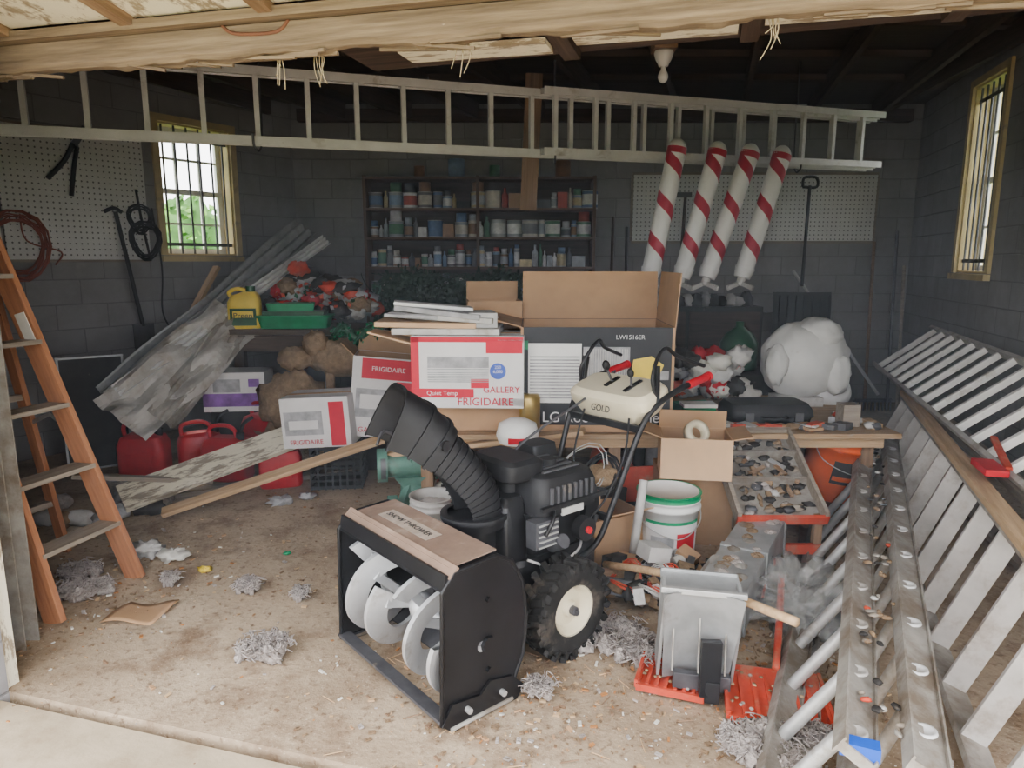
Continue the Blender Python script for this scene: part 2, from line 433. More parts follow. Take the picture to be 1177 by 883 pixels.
# A: floor ladder with round rungs
g=G('aluminium_ladder')
ladder('',(.66,1.60,.045),(2.27,4.80,.045),(.835,1.51,.36),(2.44,4.71,.36),.085,.03,aludirt,.042,.04,12,alu,rnd=True,web=True,g=g)
ladder('',(.83,1.46,.05),(2.44,4.64,.05),(.965,1.43,.375),(2.575,4.62,.375),.085,.03,aludirt,.04,.03,12,aludirt,rnd=True,g=g,web=True,start=.2)
for i in range(12):
    t=(i+.5)/12;p=V((.965,1.43,.391)).lerp(V((2.575,4.62,.391)),t)
    g.lathe([(.0,.001),(.018,.001),(.022,.006),(.028,.006),(.03,0)],aluw,p,seg=14)
    p=V((.835,1.51,.376)).lerp(V((2.44,4.71,.376)),t-.02)
    g.lathe([(.0,.001),(.018,.001),(.022,.006),(.028,.006),(.03,0)],alum,p,seg=14)
for i in range(90):
    t=random.random();p=V((.86,1.49,.385)).lerp(V((2.50,4.67,.385)),t)+V((random.uniform(-.03,.12),0,0))
    g.blob(p,(random.uniform(.006,.018),random.uniform(.006,.018),.006),random.choice([whited,aludirt,redd,woodg,dark,brownc,brownc,dark]),.4,3,5)
g.box((.855,1.53,.37),(.09,.04,.035),blue,(0,0,-.4))
g.done()
ladder('step_ladder',(1.17,1.27,.05),(2.76,5.2,.05),(1.36,1.2,.55),(2.95,5.13,.55),.09,.025,aludirt,.078,.018,14,alum)
g=G('wood_plank');g.beam((1.37,1.25,.585),(2.93,5.1,.585),.07,.035,woodt);g.done(bevel=.002)
ladder('aluminium_ladder',(1.80,1.8,.63),(3.27,6.2,.63),(2.20,1.67,.97),(3.67,6.07,.97),.06,.025,alum,.040,.035,17,laddw)
g=G('ladder_red_bracket');g.box((2.10,2.95,.655),(.09,.2,.03),redp,(0,0,-.3));g.beam((2.15,2.9,.66),(2.35,3.3,.70),.03,.02,redd);g.done(bevel=.004)
g=G('wood_plank');g.beam((1.95,1.9,.50),(3.05,5.0,.50),.10,.03,woodg);g.done()
g=G('wood_plank');g.beam((2.3,2.0,.04),(3.2,5.2,.04),.25,.03,woodg);g.beam((2.35,2.2,.30),(3.3,5.3,.34),.12,.03,alum,(.9,-.3,.4));g.done()
g=G('wood_plank');g.beam((2.25,4.95,.02),(2.05,3.3,.02),.11,.03,wood);g.done()
g=G('wood_plank');g.beam((1.25,2.2,.02),(2.0,3.9,.02),.09,.03,woodg);g.done()
g=G('gutter_section')
g.surf(lambda u,v:V((.78+.95*u+.05*math.cos(math.pi*v),1.62+2.25*u,.05-.045*math.sin(math.pi*v))),2,8,aludirt);g.done(solid=.003)

# wooden A-frame ladder
g=G('wooden_step_ladder')
fa=V((-1.985,2.80,0));fb=V((-1.87,3.24,0));ta=V((-2.44,2.93,1.78));tb=V((-2.36,3.15,1.78))
ba=V((-2.60,3.1,0));bb=V((-2.42,3.56,0))
nrm=(fb-fa).normalized()
for p,q in((fa,ta),(fb,tb)): g.beam(p,q,.10,.03,woodo,nrm)
tc_=ta+V((-.05,.03,0));td_=tb+V((-.05,.03,0))
for p,q in((ba,tc_),(bb,td_)): g.beam(p,q,.055,.028,woodo,nrm)
for i in range(1,6):
    t=i/6;g.beam(fa.lerp(ta,t),fb.lerp(tb,t),.11,.022,woodg,(0,0,1))
    if i in(1,3): g.beam(ba.lerp(tc_,t),bb.lerp(td_,t),.04,.03,woodg)
g.box(((ta+tb)/2+V((-.03,.0,.02))),(.2,.36,.03),woodo,(0,0,-.3))
for a,b,c,d in((fa,ta,ba,tc_),(fb,tb,bb,td_)):
    p=a.lerp(b,.42);q=c.lerp(d,.42);mid=(p+q)/2+V((0,0,.07));g.beam(p,mid,.004,.02,alu);g.beam(mid,q,.004,.02,alu)
p=fb.lerp(tb,.66);q=fb.lerp(tb,.74)
g.beam(p+V((.002,-.017,0)),q+V((.002,-.017,0)),.06,.004,paper,nrm)
g.done(bevel=.002)

# ------------------------------------------------------------------ snow blower
SB=G('snow_blower')
y1=.36
prof=[(.655,.03),(.645,.50),(.60,.555),(.42,.565),(.355,.53),(.305,.44),(.285,.30),(.30,.16),(.35,.06),(.42,.03)]
def sideplate(y,th):
    SB.prism([(a,b) for a,b in prof],(0,y,0),(1,0,0),(0,0,1),th,black)
sideplate(y1,.006);sideplate(-y1,.006)
for y in (y1,-y1):
    SB.tube([V((a,y,b)) for a,b in prof+[prof[0]]],.008,black,6,smooth=False)
sh=prof[1:]
inn=[(a*.985+.006,b*.985+.004) for a,b in sh]
SB.surf(lambda u,v:V((sh[round(u*(len(sh)-1))][0],-y1+2*y1*v,sh[round(u*(len(sh)-1))][1])),len(sh)-1,1,black,False)
SB.surf(lambda u,v:V((inn[round(u*(len(sh)-1))][0],-y1+2*y1*v,inn[round(u*(len(sh)-1))][1])),len(sh)-1,1,steeld,False)
dust=M('dusty_decal',(.27,.19,.145),.7,0,.2,10,.3,(.40,.33,.27))
SB.box((.50,0,.568),(.20,2*y1-.05,.006),dust,(0,.05,0));SB.box((.60,0,.556),(.05,2*y1+.01,.012),dust,(0,.75,0))
SB.box((.505,-.06,.574),(.07,.34,.002),M('decal_pale',(.45,.38,.32),.6,0,.3,14,.4),(0,.05,0))
SB.box((.63,0,.53),(.012,2*y1,.05),black,(0,-.2,0))
SB.box((.64,0,.045),(.05,2*y1,.012),steeld)
# auger
ax,az=.485,.255
SB.cyl((ax,-y1,az),(ax,y1,az),.020,steel)
SB.blob((ax,0,az),(.055,.06,.055),steel,.02,2,10);SB.cyl((ax,0,az),(.30,0,az),.03,steeld)
for side in(1,-1):
    for ph in(0.6,0.6+math.pi):
        def fn(u,v,side=side,ph=ph):
            a=ph+side*u*2*math.pi*.95; r=.122+.078*v; y=side*(.04+.285*u)+side*.02*(v-.5)
            return V((ax+r*math.cos(a),y,az+r*math.sin(a)))
        th_=.020*side
        SB.surf(fn,60,2,steel)
        SB.surf(lambda u,v,fn=fn:fn(u,v)+V((0,th_,0)),60,2,steel)
        SB.surf(lambda u,v,fn=fn:fn(u,1)+V((0,th_*v,0)),60,1,steel)
        SB.surf(lambda u,v,fn=fn:fn(u,0)+V((0,th_*v,0)),60,1,steel)
        for u in(.05,.5,.93):
            p=fn(u,.2);SB.beam((ax,p.y,az),p,.035,.012,steel,(0,1,0))
for y in(y1+.012,-y1-.012):
    SB.prism([(.34,.0),(.62,.0),(.66,.035),(.62,.10),(.50,.085),(.46,.12),(.36,.10),(.30,.04)],(0,y,0),(1,0,0),(0,0,1),.01,black)
    SB.tube([(.36,y,.012),(.63,y,.012)],.009,aludirt,6,smooth=False)
    SB.cyl((.41,y-.01,.06),(.41,y+.02*(1 if y>0 else -1),.06),.011,alu,seg=8);SB.cyl((.56,y-.01,.06),(.56,y+.02*(1 if y>0 else -1),.06),.011,alu,seg=8)
for z in(.16,.255,.42): SB.cyl((.46,y1,z),(.46,y1+.014,z),.010 if z!=.255 else .03,black,seg=10)
SB.cyl((.30,0,.27),(.19,0,.27),.17,black,seg=28)
SB.cyl((.24,0,.40),(.24,0,.54),.09,black,seg=24);SB.cyl((.24,0,.53),(.24,0,.56),.125,black,seg=28)
SB.lathe([(.11,0),(.135,0),(.135,.02),(.11,.02)],blackp,(.24,0,.56),seg=30)
# chute
CP=[(.225,.0,.55),(.23,-.005,.62),(.26,-.02,.695),(.31,-.045,.77),(.37,-.07,.835),(.43,-.10,.89)]
def crv(pts,t):
    n=len(pts)-1;x=min(t*n,n-1e-6);i=int(x);t=x-i;P=[V(p) for p in pts]
    a=P[max(i-1,0)];b=P[i];c=P[i+1];d=P[min(i+2,n)]
    return .5*((2*b)+(c-a)*t+(2*a-5*b+4*c-d)*t*t+(-a+3*b-3*c+d)*t**3)
def chute(pts,wf,df,t0,t1,nu,sc=1.0,th=.006):
    def fn(u,v,k=0):
        t=t0+(t1-t0)*u;p=crv(pts,t);T=(crv(pts,min(t+.02,1))-crv(pts,max(t-.02,0))).normalized()
        side=V((.22,.975,0)); N=side.cross(T).normalized()
        if N.x<0 and N.z>0: N=-N
        w=wf(t)*sc-k;d=df(t)*sc-k
        a=math.pi*v
        return p+side*(-w*math.copysign(abs(math.cos(a))**.55,math.cos(a)))+N*(d*.75-d*1.75*(abs(math.sin(a))**.55))
    SB.surf(lambda u,v:fn(u,v),nu,20,chutem)
    SB.surf(lambda u,v:fn(u,v,th),nu,20,chutem)
    SB.surf(lambda u,v:fn(1,v,th*u),1,20,chutem);SB.surf(lambda u,v:fn(0,v,th*u),1,20,chutem)
    SB.surf(lambda u,v:fn(u,0,th*v),nu,1,chutem);SB.surf(lambda u,v:fn(u,1,th*v),nu,1,chutem)
wf=lambda t:.098+.012*t;df=lambda t:.082+.012*t
chute(CP,wf,df,0,1,30)
for i in range(13):
    t=.06+i*.066;chute(CP,wf,df,t,t+.016,1,1.06,.009)
DPP=[(.375,-.075,.845),(.43,-.10,.90),(.485,-.125,.945),(.54,-.145,.975)]
chute(DPP,lambda t:.118+.012*t,lambda t:.110+.02*t,0,1,10,1.0)
for i in range(2):
    chute(DPP,lambda t:.118+.012*t,lambda t:.110+.02*t,.15+i*.3,.2+i*.3,1,1.07,.01)
chute(DPP,lambda t:.130,lambda t:.130,.96,1.0,1,1.05,.012)
SB.cyl((.40,.02,.88),(.40,.05,.88),.02,black)
SB.tube([(.44,-.21,.86),(.50,-.23,.90),(.55,-.2,.86)],.007,steeld,6)
# frame / transmission
SB.loft([(-.08,0,.13,.46,.30),(-.08,0,.15,.48,.32),(-.08,0,.36,.48,.32),(-.08,0,.38,.44,.30)],black,8)
SB.cyl((0,-.34,.2),(0,.34,.2),.012,steeld,seg=10)
SB.loft([(.13,0,.26,.14,.26),(.13,0,.44,.14,.26),(.12,0,.60,.12,.22),(.11,0,.63,.09,.18)],black,6)
# engine
SB.loft([(-.08,.0,.38,.28,.28),(-.08,.0,.52,.30,.32),(-.08,0,.56,.33,.36)],blackp,6)
SB.loft([(-.10,.02,.56,.34,.37),(-.10,.02,.66,.34,.37),(-.10,.02,.705,.30,.33),(-.10,.02,.715,.24,.28)],blackp,6)
for i in range(8):
    SB.box((-.21+i*.032,.205,.63),(.012,.012,.09),steeld)
for i in range(6): SB.box((-.10,-.09+i*.045,.718),(.2,.015,.008),steeld)
SB.box((-.10,.215,.60),(.36,.02,.016),blackp)
SB.box((-.10,.205,.565),(.12,.01,.03),M('engine_label',(.5,.5,.48),.5))
SB.cyl((-.10,.06,.715),(-.10,.06,.745),.035,blackp)
SB.loft([(.06,-.02,.69,.17,.26),(.06,-.02,.70,.19,.28),(.06,-.02,.76,.19,.28),(.06,-.02,.775,.15,.24)],blackp,7)
SB.cyl((.06,0,.62),(.06,0,.70),.05,blackp)
SB.box((.05,.19,.50),(.12,.06,.11),steeld);
for i in range(5): SB.box((.05,.225,.455+i*.022),(.10,.008,.006),alu)
SB.cyl((-.02,.17,.42),(-.02,.24,.46),.03,steeld);SB.cyl((-.16,.19,.47),(-.16,.235,.47),.05,blackp);SB.cyl((-.16,.235,.47),(-.16,.25,.47),.014,redp)
SB.tube([(.0,.2,.58),(.04,.24,.56),(.07,.23,.50)],.008,black);SB.cyl((-.22,.17,.40),(-.25,.20,.50),.012,blackp,seg=10)
SB.tube([(-.2,.16,.42),(-.1,.24,.40),(.02,.22,.36),(.12,.18,.40)],.006,alu,6)
SB.cyl((-.26,0,.52),(-.34,0,.52),.13,blackp,seg=28)
SB.loft([(-.20,-.12,.70,.16,.14),(-.20,-.12,.76,.14,.12)],blackp,5)
# wheels
def wheel(y,s):
    R=.198;w=.115
    SB.lathe([(.10,-w/2+.01),(.125,-w/2),(.165,-w/2),(R-.018,-w/2+.015),(R-.008,0),(R-.018,w/2-.015),(.165,w/2),(.125,w/2),(.10,w/2-.01)],rubber,(0,y,.203),(0,1,0),36)
    for i in range(22):
        for sd in(-1,1):
            a=2*math.pi*(i+(.5 if sd>0 else 0))/22
            c=V((math.cos(a)*(R-.005),y+sd*w*.25,.203+math.sin(a)*(R-.005)))
            SB.beam(c-V((-math.sin(a)*.012*sd,w*.24,math.cos(a)*.012*sd)),c+V((-math.sin(a)*.012*sd,w*.24,math.cos(a)*.012*sd)),.024,.020,rubber,(math.cos(a),0,math.sin(a)))
            c2=V((math.cos(a)*(R-.024),y+sd*(w/2-.002),.203+math.sin(a)*(R-.024)))
            SB.beam(c2-V((math.cos(a)*.018,0,math.sin(a)*.018)),c2+V((math.cos(a)*.018,0,math.sin(a)*.018)),.018,.014,rubber,(0,1,0))
    SB.lathe([(.0,s*.035),(.03,s*.035),(.035,s*.015),(.075,s*.005),(.09,s*.035),(.103,s*.05),(.105,s*.04),(.10,-s*.03),(.05,-s*.03),(0,-s*.03)],cream,(0,y,.203),(0,1,0),30)
    SB.cyl((0,y+s*.03,.203),(0,y+s*.055,.203),.018,steeld,seg=10)
wheel(.275,1);wheel(-.275,-1)
# handles
for s in(1,-1):
    SB.tube([(-.12,s*.165,.30),(-.28,s*.175,.36),(-.38,s*.19,.55),(-.50,s*.215,.83),(-.58,s*.235,.93),(-.72,s*.245,.985),(-.80,s*.245,1.0)],.0135,black,10)
    SB.tube([(-.79,s*.245,.998),(-.93,s*.245,1.02)],.019,redp,10);SB.cyl((-.93,s*.245,1.02),(-.95,s*.245,1.024),.021,redp)
    SB.tube([(-.60,s*.225,.95),(-.57,s*.215,1.04),(-.62,s*.20,1.13),(-.68,s*.20,1.17),(-.74,s*.22,1.13),(-.90,s*.25,1.075)],.009,black,8)
    SB.beam((-.585,s*.225,.93),(-.60,s*.21,1.10),.03,.02,black,(1,0,0))
SB.beam((-.50,-.215,.83),(-.50,.215,.83),.02,.03,black)
SB.beam((-.34,-.185,.46),(-.34,.185,.46),.02,.03,black)
T0=SB.T.copy();SB.T=TR(-.60,0,.93,0,0,.30)
SB.loft([(0,0,-.12,.10,.20),(.0,0,-.07,.20,.36),(0,0,.0,.23,.47),(0,0,.04,.23,.47),(-.01,0,.062,.19,.42)],cream,5)
SB.box((-.02,-.04,.067),(.10,.02,.008),blackp);SB.box((-.01,.09,.067),(.12,.02,.008),blackp)
SB.cyl((-.02,-.04,.06),(.0,-.04,.14),.006,steeld);SB.blob((.0,-.04,.155),(.018,.018,.025),blackp,.01,2,8)
SB.cyl((.0,.09,.06),(.0,.10,.12),.006,steeld);SB.blob((.0,.10,.135),(.016,.016,.022),blackp,.01,2,8)
SB.T=T0
SB.tube([(-.66,-.10,1.0),(-.72,-.14,1.02),(-.5,-.10,.93),(-.10,-.10,.78),(.12,-.08,.62),(.18,-.10,.58)],.006,steeld,6)
SB.tube([(-.5,.15,.87),(-.42,.19,.7),(-.3,.16,.5),(-.15,.1,.40)],.005,blackp,6)
SB.tube([(-.5,-.12,.87),(-.42,-.1,.7),(-.36,-.06,.5),(-.2,0,.40)],.005,blackp,6)
SBM=TR(.035,2.77,0,math.radians(220.3))
sbo=SB.done(SBM,bevel=.0025)
text('SNOW THROWER',.036,inkk,sbo,TR(.505,-.06,.576,math.pi/2,0,.0),'housing_label')
text('GOLD',.04,inkk,sbo,Matrix.Translation((-.455,0.02,.90))@Matrix.Rotation(math.radians(90),4,'Z')@Matrix.Rotation(math.radians(80),4,'X'),'console_label')

# ------------------------------------------------------------------ cartons
def carton(name,M4,w,d,h,outer,inner,flaps=None,th=.006,closed=False,fmat=None):
    g=G(name)
    fm=fmat or outer
    g.box((0,-d/2,h/2),(w,th,h),fm);g.box((0,d/2,h/2),(w,th,h),outer)
    g.box((-w/2,0,h/2),(th,d,h),outer);g.box((w/2,0,h/2),(th,d,h),outer);g.box((0,0,th),(w,d,th),inner)
    g.box((0,-d/2+th,h/2),(w-2*th,th*.6,h-.004),inner);g.box((0,d/2-th,h/2),(w-2*th,th*.6,h-.004),inner)
    g.box((-w/2+th,0,h/2),(th*.6,d-2*th,h-.004),inner);g.box((w/2-th,0,h/2),(th*.6,d-2*th,h-.004),inner)
    if closed: g.box((0,0,h),(w,d,th),outer);g.box((0,0,h+th*.6),(w,.05,th*.3),cardl)
    for side,ang,fl in (flaps or []):
        a=math.radians(ang)
        if side in'fb':
            sy=-1 if side=='f' else 1
            c=V((0,sy*(d/2+math.sin(a)*fl/2),h+math.cos(a)*fl/2));g.box(c,(w,th,fl),inner,(-sy*a,0,0))
        else:
            sx=-1 if side=='l' else 1
            c=V((sx*(w/2+math.sin(a)*fl/2),0,h+math.cos(a)*fl/2));g.box(c,(th,d,fl),inner,(0,sx*a,0))
    return g
RX=Matrix.Rotation(math.pi/2,4,'X')
g=G('plywood_workbench')
for i,(y,w_) in enumerate(((3.98,.30),(4.29,.29),(4.6,.30),(4.88,.24))):
    g.beam((-.62,y,.565),(2.22-(i%2)*.07,y+.02,.565),w_,.03,plym)
g.beam((-.6,3.92,.52),(2.15,3.92,.52),.04,.07,woodt);g.beam((-.6,4.9,.52),(2.1,4.9,.52),.04,.07,wood)
for x in(-.5,.6,1.55,2.08):
    for y in(3.97,4.85): g.beam((x,y,0),(x,y,.55),.07,.07,wood,(1,0,0))
g.beam((-.5,4.85,.2),(2.08,4.85,.2),.03,.08,wood)
g.done(bevel=.002)
# big black box
g=carton('air_conditioner_carton',None,.86,.60,.60,cartonk,card,[('b',6,.30),('r',4,.30),('l',75,.22)])
g.box((.0,-.302,.02),(.86,.004,.04),card)
for sx in(.422,-.424): g.box((sx,-.302,.3),(.015,.004,.6),card)
g.box((-.24,-.307,.34),(.30,.006,.34),white)
for i in range(14): g.box((-.24,-.312,.20+i*.018),(.28,.005,.007),greyp)
g.box((.05,-.307,.37),(.26,.006,.24),greyp)
for i in range(18): g.box((-.065+i*.0135,-.312,.37),(.005,.005,.22),whited)
g.prism([(-.09,-.07),(.05,-.09),(.10,.03),(.03,.08),(-.07,.06)],(.27,-.312,.36),(1,0,0),(0,0,1),.003,yellow)
g.box((.19,-.307,.18),(.20,.005,.015),inkw);g.box((.35,-.307,.33),(.10,.005,.05),greyp);g.box((-.405,-.307,.5),(.03,.005,.05),green)
bx=g.done(TR(.49,4.18,.585,-.03))
text('LG Room  nditioner',.085,inkw,bx,Matrix.Translation((.04,-.312,.085))@RX)
text('LW1516ER',.035,inkw,bx,Matrix.Translation((.18,-.312,.545))@RX)
g=carton('cardboard_box',None,.58,.36,.15,card,card,closed=True);g.done(TR(-.24,4.10,.585,.03))
g=carton('air_conditioner_carton',None,.62,.38,.40,cartonw,card,closed=True)
y=-.194
g.box((0,y,.385),(.62,.004,.03),cartonr);g.box((-.29,y,.2),(.045,.004,.4),cartonr);g.box((.0,y,.03),(.62,.004,.05),cartonw)
g.box((.24,y,.2),(.14,.004,.37),cartonw);g.box((.205,y-.002,.345),(.2,.003,.07),cartonr)
g.box((-.05,y-.001,.20),(.38,.006,.20),cartonw);g.box((-.05,y-.004,.26),(.34,.006,.06),greyp)
for i in range(9): g.box((-.05,y-.006,.15+i*.010),(.34,.006,.004),greyp)
g.box((.07,y-.005,.14),(.10,.006,.05),cartonr);g.box((-.14,y-.004,.085),(.35,.004,.05),cartonr)
g.cyl((.17,y,.21),(.17,y-.006,.21),.045,inkb,seg=24)
bx=g.done(TR(-.24,4.0,.74,-.04))
text('FRIGIDAIRE',.062,inkr,bx,Matrix.Translation((.10,y-.004,.035))@RX)
text('GALLERY',.05,inkr,bx,Matrix.Translation((.19,y-.007,.105))@RX)
text('250\n6,000',.024,inkw,bx,Matrix.Translation((.17,y-.008,.22))@RX)
text('Quiet Temp',.035,inkw,bx,Matrix.Translation((-.14,y-.008,.085))@RX)
# foam/tray stack
g=G('foam_packing_stack')
g.T=TR(-.36,4.0,1.145,-.05)
g.box((0,0,.02),(.6,.36,.035),whited);g.box((-.12,-.02,.055),(.56,.32,.03),cardl,(0,.02,.06));g.box((-.03,0,.09),(.6,.22,.03),whited,(0,.05,-.1))
g.box((-.05,-.05,.12),(.50,.12,.03),greyp,(0,.10,-.15));g.box((.18,.02,.075),(.16,.26,.09),whited,(0,0,.2));g.box((-.2,-.1,.10),(.3,.05,.02),greyp,(0,.05,.1))
g.box((-.1,.05,.15),(.45,.2,.02),white,(0,.09,.2))
g.box((-.3,-.08,-.02),(.28,.2,.012),cardl,(0,.25,.0))
g.done(bevel=.004)
g=carton('cardboard_box',None,.34,.28,.2,card,card,[('b',-10,.12)]);g.done(TR(-.12,4.55,1.10,.1))
g=G('wood_crate')
for z in(.62,.80,.98): g.beam((-.35,4.42,z),(.0,4.42,z),.02,.10,woodg)
for x in(-.35,.0): 
    g.beam((x,4.42,.585),(x,4.42,1.09),.03,.04,wood,(1,0,0));g.beam((x,4.72,.585),(x,4.72,1.09),.03,.04,wood,(1,0,0))
g.beam((-.36,4.57,1.085),(.01,4.57,1.085),.34,.015,wood);g.done()
# left red/white cartons
g=G('plastic_milk_crate')
for k in range(7):
    z=.02+k*.045
    for yy in(-.16,.16): g.box((0,yy,z),(.34,.012,.014),blackp)
    for xx in(-.17,.17): g.box((xx,0,z),(.012,.33,.014),blackp)
for k in range(8):
    t=-.17+.34*k/7
    for yy in(-.16,.16): g.box((t,yy,.15),(.012,.012,.3),blackp)
    for xx in(-.17,.17): g.box((xx,t*.95,.15),(.012,.012,.3),blackp)
g.box((0,0,.01),(.34,.33,.012),blackp);g.done(TR(-1.22,4.75,0,.1))
g=G('storage_bin');g.loft([(0,0,0,.75,.35),(0,0,.3,.85,.42),(0,0,.31,.9,.46),(0,0,.335,.9,.46)],dark,7);g.done(TR(-1.05,5.22,0,.05))
g=carton('appliance_carton',None,.44,.32,.56,cartonw,card,[('b',20,.16),('l',50,.12)],fmat=cartonw)
y=-.164
g.box((.03,y,.48),(.38,.004,.14),cartonr);g.box((.15,y,.20),(.14,.004,.40),cartonr);g.box((-.07,y-.001,.24),(.24,.004,.2),greyp);g.box((-.07,y-.003,.25),(.18,.004,.1),cartonw)
bx=g.done(TR(-.93,4.86,.34,.12,0,.10))
text('GALLERY',.05,inkr,bx,Matrix.Translation((-.06,y-.005,.05))@RX);text('FRIGIDAIRE',.045,inkw,bx,Matrix.Translation((.02,y-.005,.48))@RX)
g=carton('appliance_carton',None,.46,.34,.34,cartonw,card,closed=True)
y=-.174
g.box((.15,y,.16),(.10,.004,.3),cartonr);g.box((-.08,y,.17),(.26,.004,.16),greyp);g.box((-.08,y-.002,.16),(.2,.004,.06),cartonw)
bx=g.done(TR(-1.30,4.72,.31,-.05,0,-.06))
text('FRIGIDAIRE',.045,inkr,bx,Matrix.Translation((-.07,y-.005,.04))@RX)
# ------------------------------------------------------------------ buckets
def bucket(name,M4,mat,r=.15,h=.37,lid=False,fill=None,label=None,rimm=None):
    g=G(name)
    k=r*.86;rm=rimm or mat
    pr=[(0,0),(k,0),(k+.004,.01),(k+(r-k)*.4,h*.4),(k+(r-k)*.8,h*.8),(r,h*.8),(r+.008,h*.8+.003),(r+.008,h*.84),(r,h*.845),(r,h*.9),(r+.006,h*.905),(r+.006,h*.93),(r+.001,h*.935),(r+.003,h),(r+.010,h),(r+.010,h+.004),(r-.004,h+.004),(r-.008,h*.9)]
    if lid: pr=pr[:-1]+[(r-.006,h-.006),(0,h-.006)]
    else: pr+=[(k-.004,.012),(0,.012)]
    ms=[mat]*(len(pr)-1)
    for i in range(11,min(16,len(ms))): ms[i]=rm
    g.lathe(pr,mat,seg=32,mats=ms)
    if fill: g.blob((0,0,h*.8),(r*.9,r*.9,h*.12),fill,.3,4,10)
    g.tube([(r+.005,0,h*.85),(r*.9,-r*.5,h*.62),(0,-r*1.08,h*.50),(-r*.9,-r*.5,h*.62),(-r-.005,0,h*.85)],.003,alu,6)
    if label:
        for a0,a1,z0,z1,m,rr in label:
            g.surf(lambda u,v:V((math.sin(a0+(a1-a0)*u)*(k+(r-k)*(z0+(z1-z0)*v)+rr),-math.cos(a0+(a1-a0)*u)*(k+(r-k)*(z0+(z1-z0)*v)+rr),h*(z0+(z1-z0)*v))),10,2,m)
    return g.done(M4)
bucket('plastic_bucket',TR(.80,3.40,0,.1),white,.155,.40,True,label=[(-1.1,.9,.1,.66,cartonw,.004),(-1.1,.9,.66,.70,green,.004),(.0,.75,.15,.55,redp,.006),(-.9,-.1,.2,.5,greyp,.006)],rimm=green)
bucket('plastic_bucket',TR(1.93,4.14,.13,.3,.12,.15),orange,.175,.40,False,fill=redd,label=[(-.7,.2,.3,.65,dark,.004),(-.65,.15,.35,.42,orange,.006)])
g=G('wood_block_support');g.box((1.93,4.2,.055),(.4,.3,.11),wood);g.done()
bucket('plastic_bucket',TR(-.42,3.55,0,.1),whited,.12,.32,False,fill=whited)
bucket('plastic_bucket',TR(1.95,1.62,0,0),redp,.16,.36,True)
bucket('plastic_bucket',TR(.28,3.72,0,.1),redp,.13,.34,True)
g=carton('cardboard_box',None,.36,.26,.22,cardl,card,[('b',-5,.10),('l',70,.12),('r',80,.1)]);g.done(TR(.98,3.63,.42,-.15))
g=G('tape_roll');g.lathe([(.035,-.022),(.065,-.022),(.065,.022),(.035,.022),(.035,-.022)],cream,seg=28,ax=(.2,-.8,.45));g.done(TR(.97,3.56,.66))
g=carton('cardboard_box',None,.40,.30,.40,card,card,closed=True);g.done(TR(1.02,3.80,0,-.1))
g=carton('cardboard_box',None,.30,.25,.30,card,card,[('f',60,.1)]);g.done(TR(.48,3.40,0,.5))
# wooden/metal tray
g=G('tool_tray')
g.T=TR(1.36,3.62,.40,0,math.radians(28),0)
g.box((0,0,0),(.44,.62,.01),aludirt)
for x in(-.22,.22): g.box((x,0,.03),(.02,.64,.07),woodg)
g.box((0,-.32,.02),(.46,.02,.05),redd);g.box((0,.32,.03),(.46,.02,.07),woodg);g.box((0,-.05,.025),(.44,.015,.05),aludirt);g.box((0,.15,.025),(.44,.015,.05),aludirt)
for i in range(80): g.blob((random.uniform(-.18,.18),random.uniform(-.28,.28),.015),(random.uniform(.01,.035),random.uniform(.01,.03),.012),random.choice([fluffm,whited,steeld,brownc,brownc,woodg,dark,dark]),.6,4,5)
for i in range(14): g.box((random.uniform(-.17,.17),random.uniform(-.26,.26),.03),(random.uniform(.03,.12),.02,.012),random.choice([steeld,woodg,alu,wood,dark]),(0,.1,random.random()*3))
g.T=Matrix()
for x in(1.16,1.56):
    g.beam((x,3.38,0),(x,3.38,.28),.04,.04,wood,(1,0,0));g.beam((x,3.86,0),(x,3.86,.52),.04,.04,wood,(1,0,0))
g.beam((1.14,3.36,.10),(1.58,3.36,.10),.03,.05,redd)
g.done()
# ------------------------------------------------------------------ silver duct + shovels
g=G('galvanised_duct')
d0=V((.80,2.58,.13));d1=V((1.33,3.45,.18));dv=(d1-d0).normalized()
g.beam(d0,d1,.20,.18,galv);
for t in(.1,.5,.92): g.beam(d0.lerp(d1,t),d0.lerp(d1,t+.03),.215,.195,galv)
for i in range(30):
    p=d0.lerp(d1,random.random());g.blob(p+V((random.uniform(-.08,.08),0,.09)),(.03,.03,.012),random.choice([fluffm,aludirt,brownc]),.3,3,5)
g.done(bevel=.006)
g=G('metal_scoop_shovel')
def scoop(u,v,k=0):
    x=(u-.5)*.27; z=.03+.37*v; y=.05*(1-(2*(u-.5))**2)*(.6+.4*v)
    return V((x*(1-.15*(1-v)),y+k-.10*v,z))
T=TR(.66,2.30,.02,-.15,0,.03)
g.T=T
g.surf(lambda u,v:scoop(u,v),10,8,galv);g.surf(lambda u,v:scoop(u,v,.006),10,8,galv)
g.box((-.13,.02,.22),(.012,.12,.36),galv,(.25,0,0));g.box((.13,.02,.22),(.012,.12,.36),galv,(.25,0,0));g.box((0,.10,.30),(.27,.012,.22),galv)
g.surf(lambda u,v:V(((u-.5)*.28,-.05+.16*v,.405-.02*math.sin(math.pi*v))),4,4,galv)
g.box((0,-.055,.40),(.29,.02,.02),alu);g.box((.02,-.03,.05),(.20,.03,.06),steeld)
for x in(-.09,.0,.09): g.box((x,-.035,.24),(.006,.01,.28),aludirt,(-.27,0,0))
g.box((.04,-.075,.13),(.07,.03,.20),black,(-.1,0,.1));g.box((.05,-.085,.05),(.05,.03,.08),blackp)
g.done(solid=0,bevel=.002)
g=G('wooden_tool_handle')
g.tube([(.43,3.02,.17),(.66,2.55,.33),(.92,2.08,.40)],.016,woodt,10);g.done()
g=G('snow_shovel')
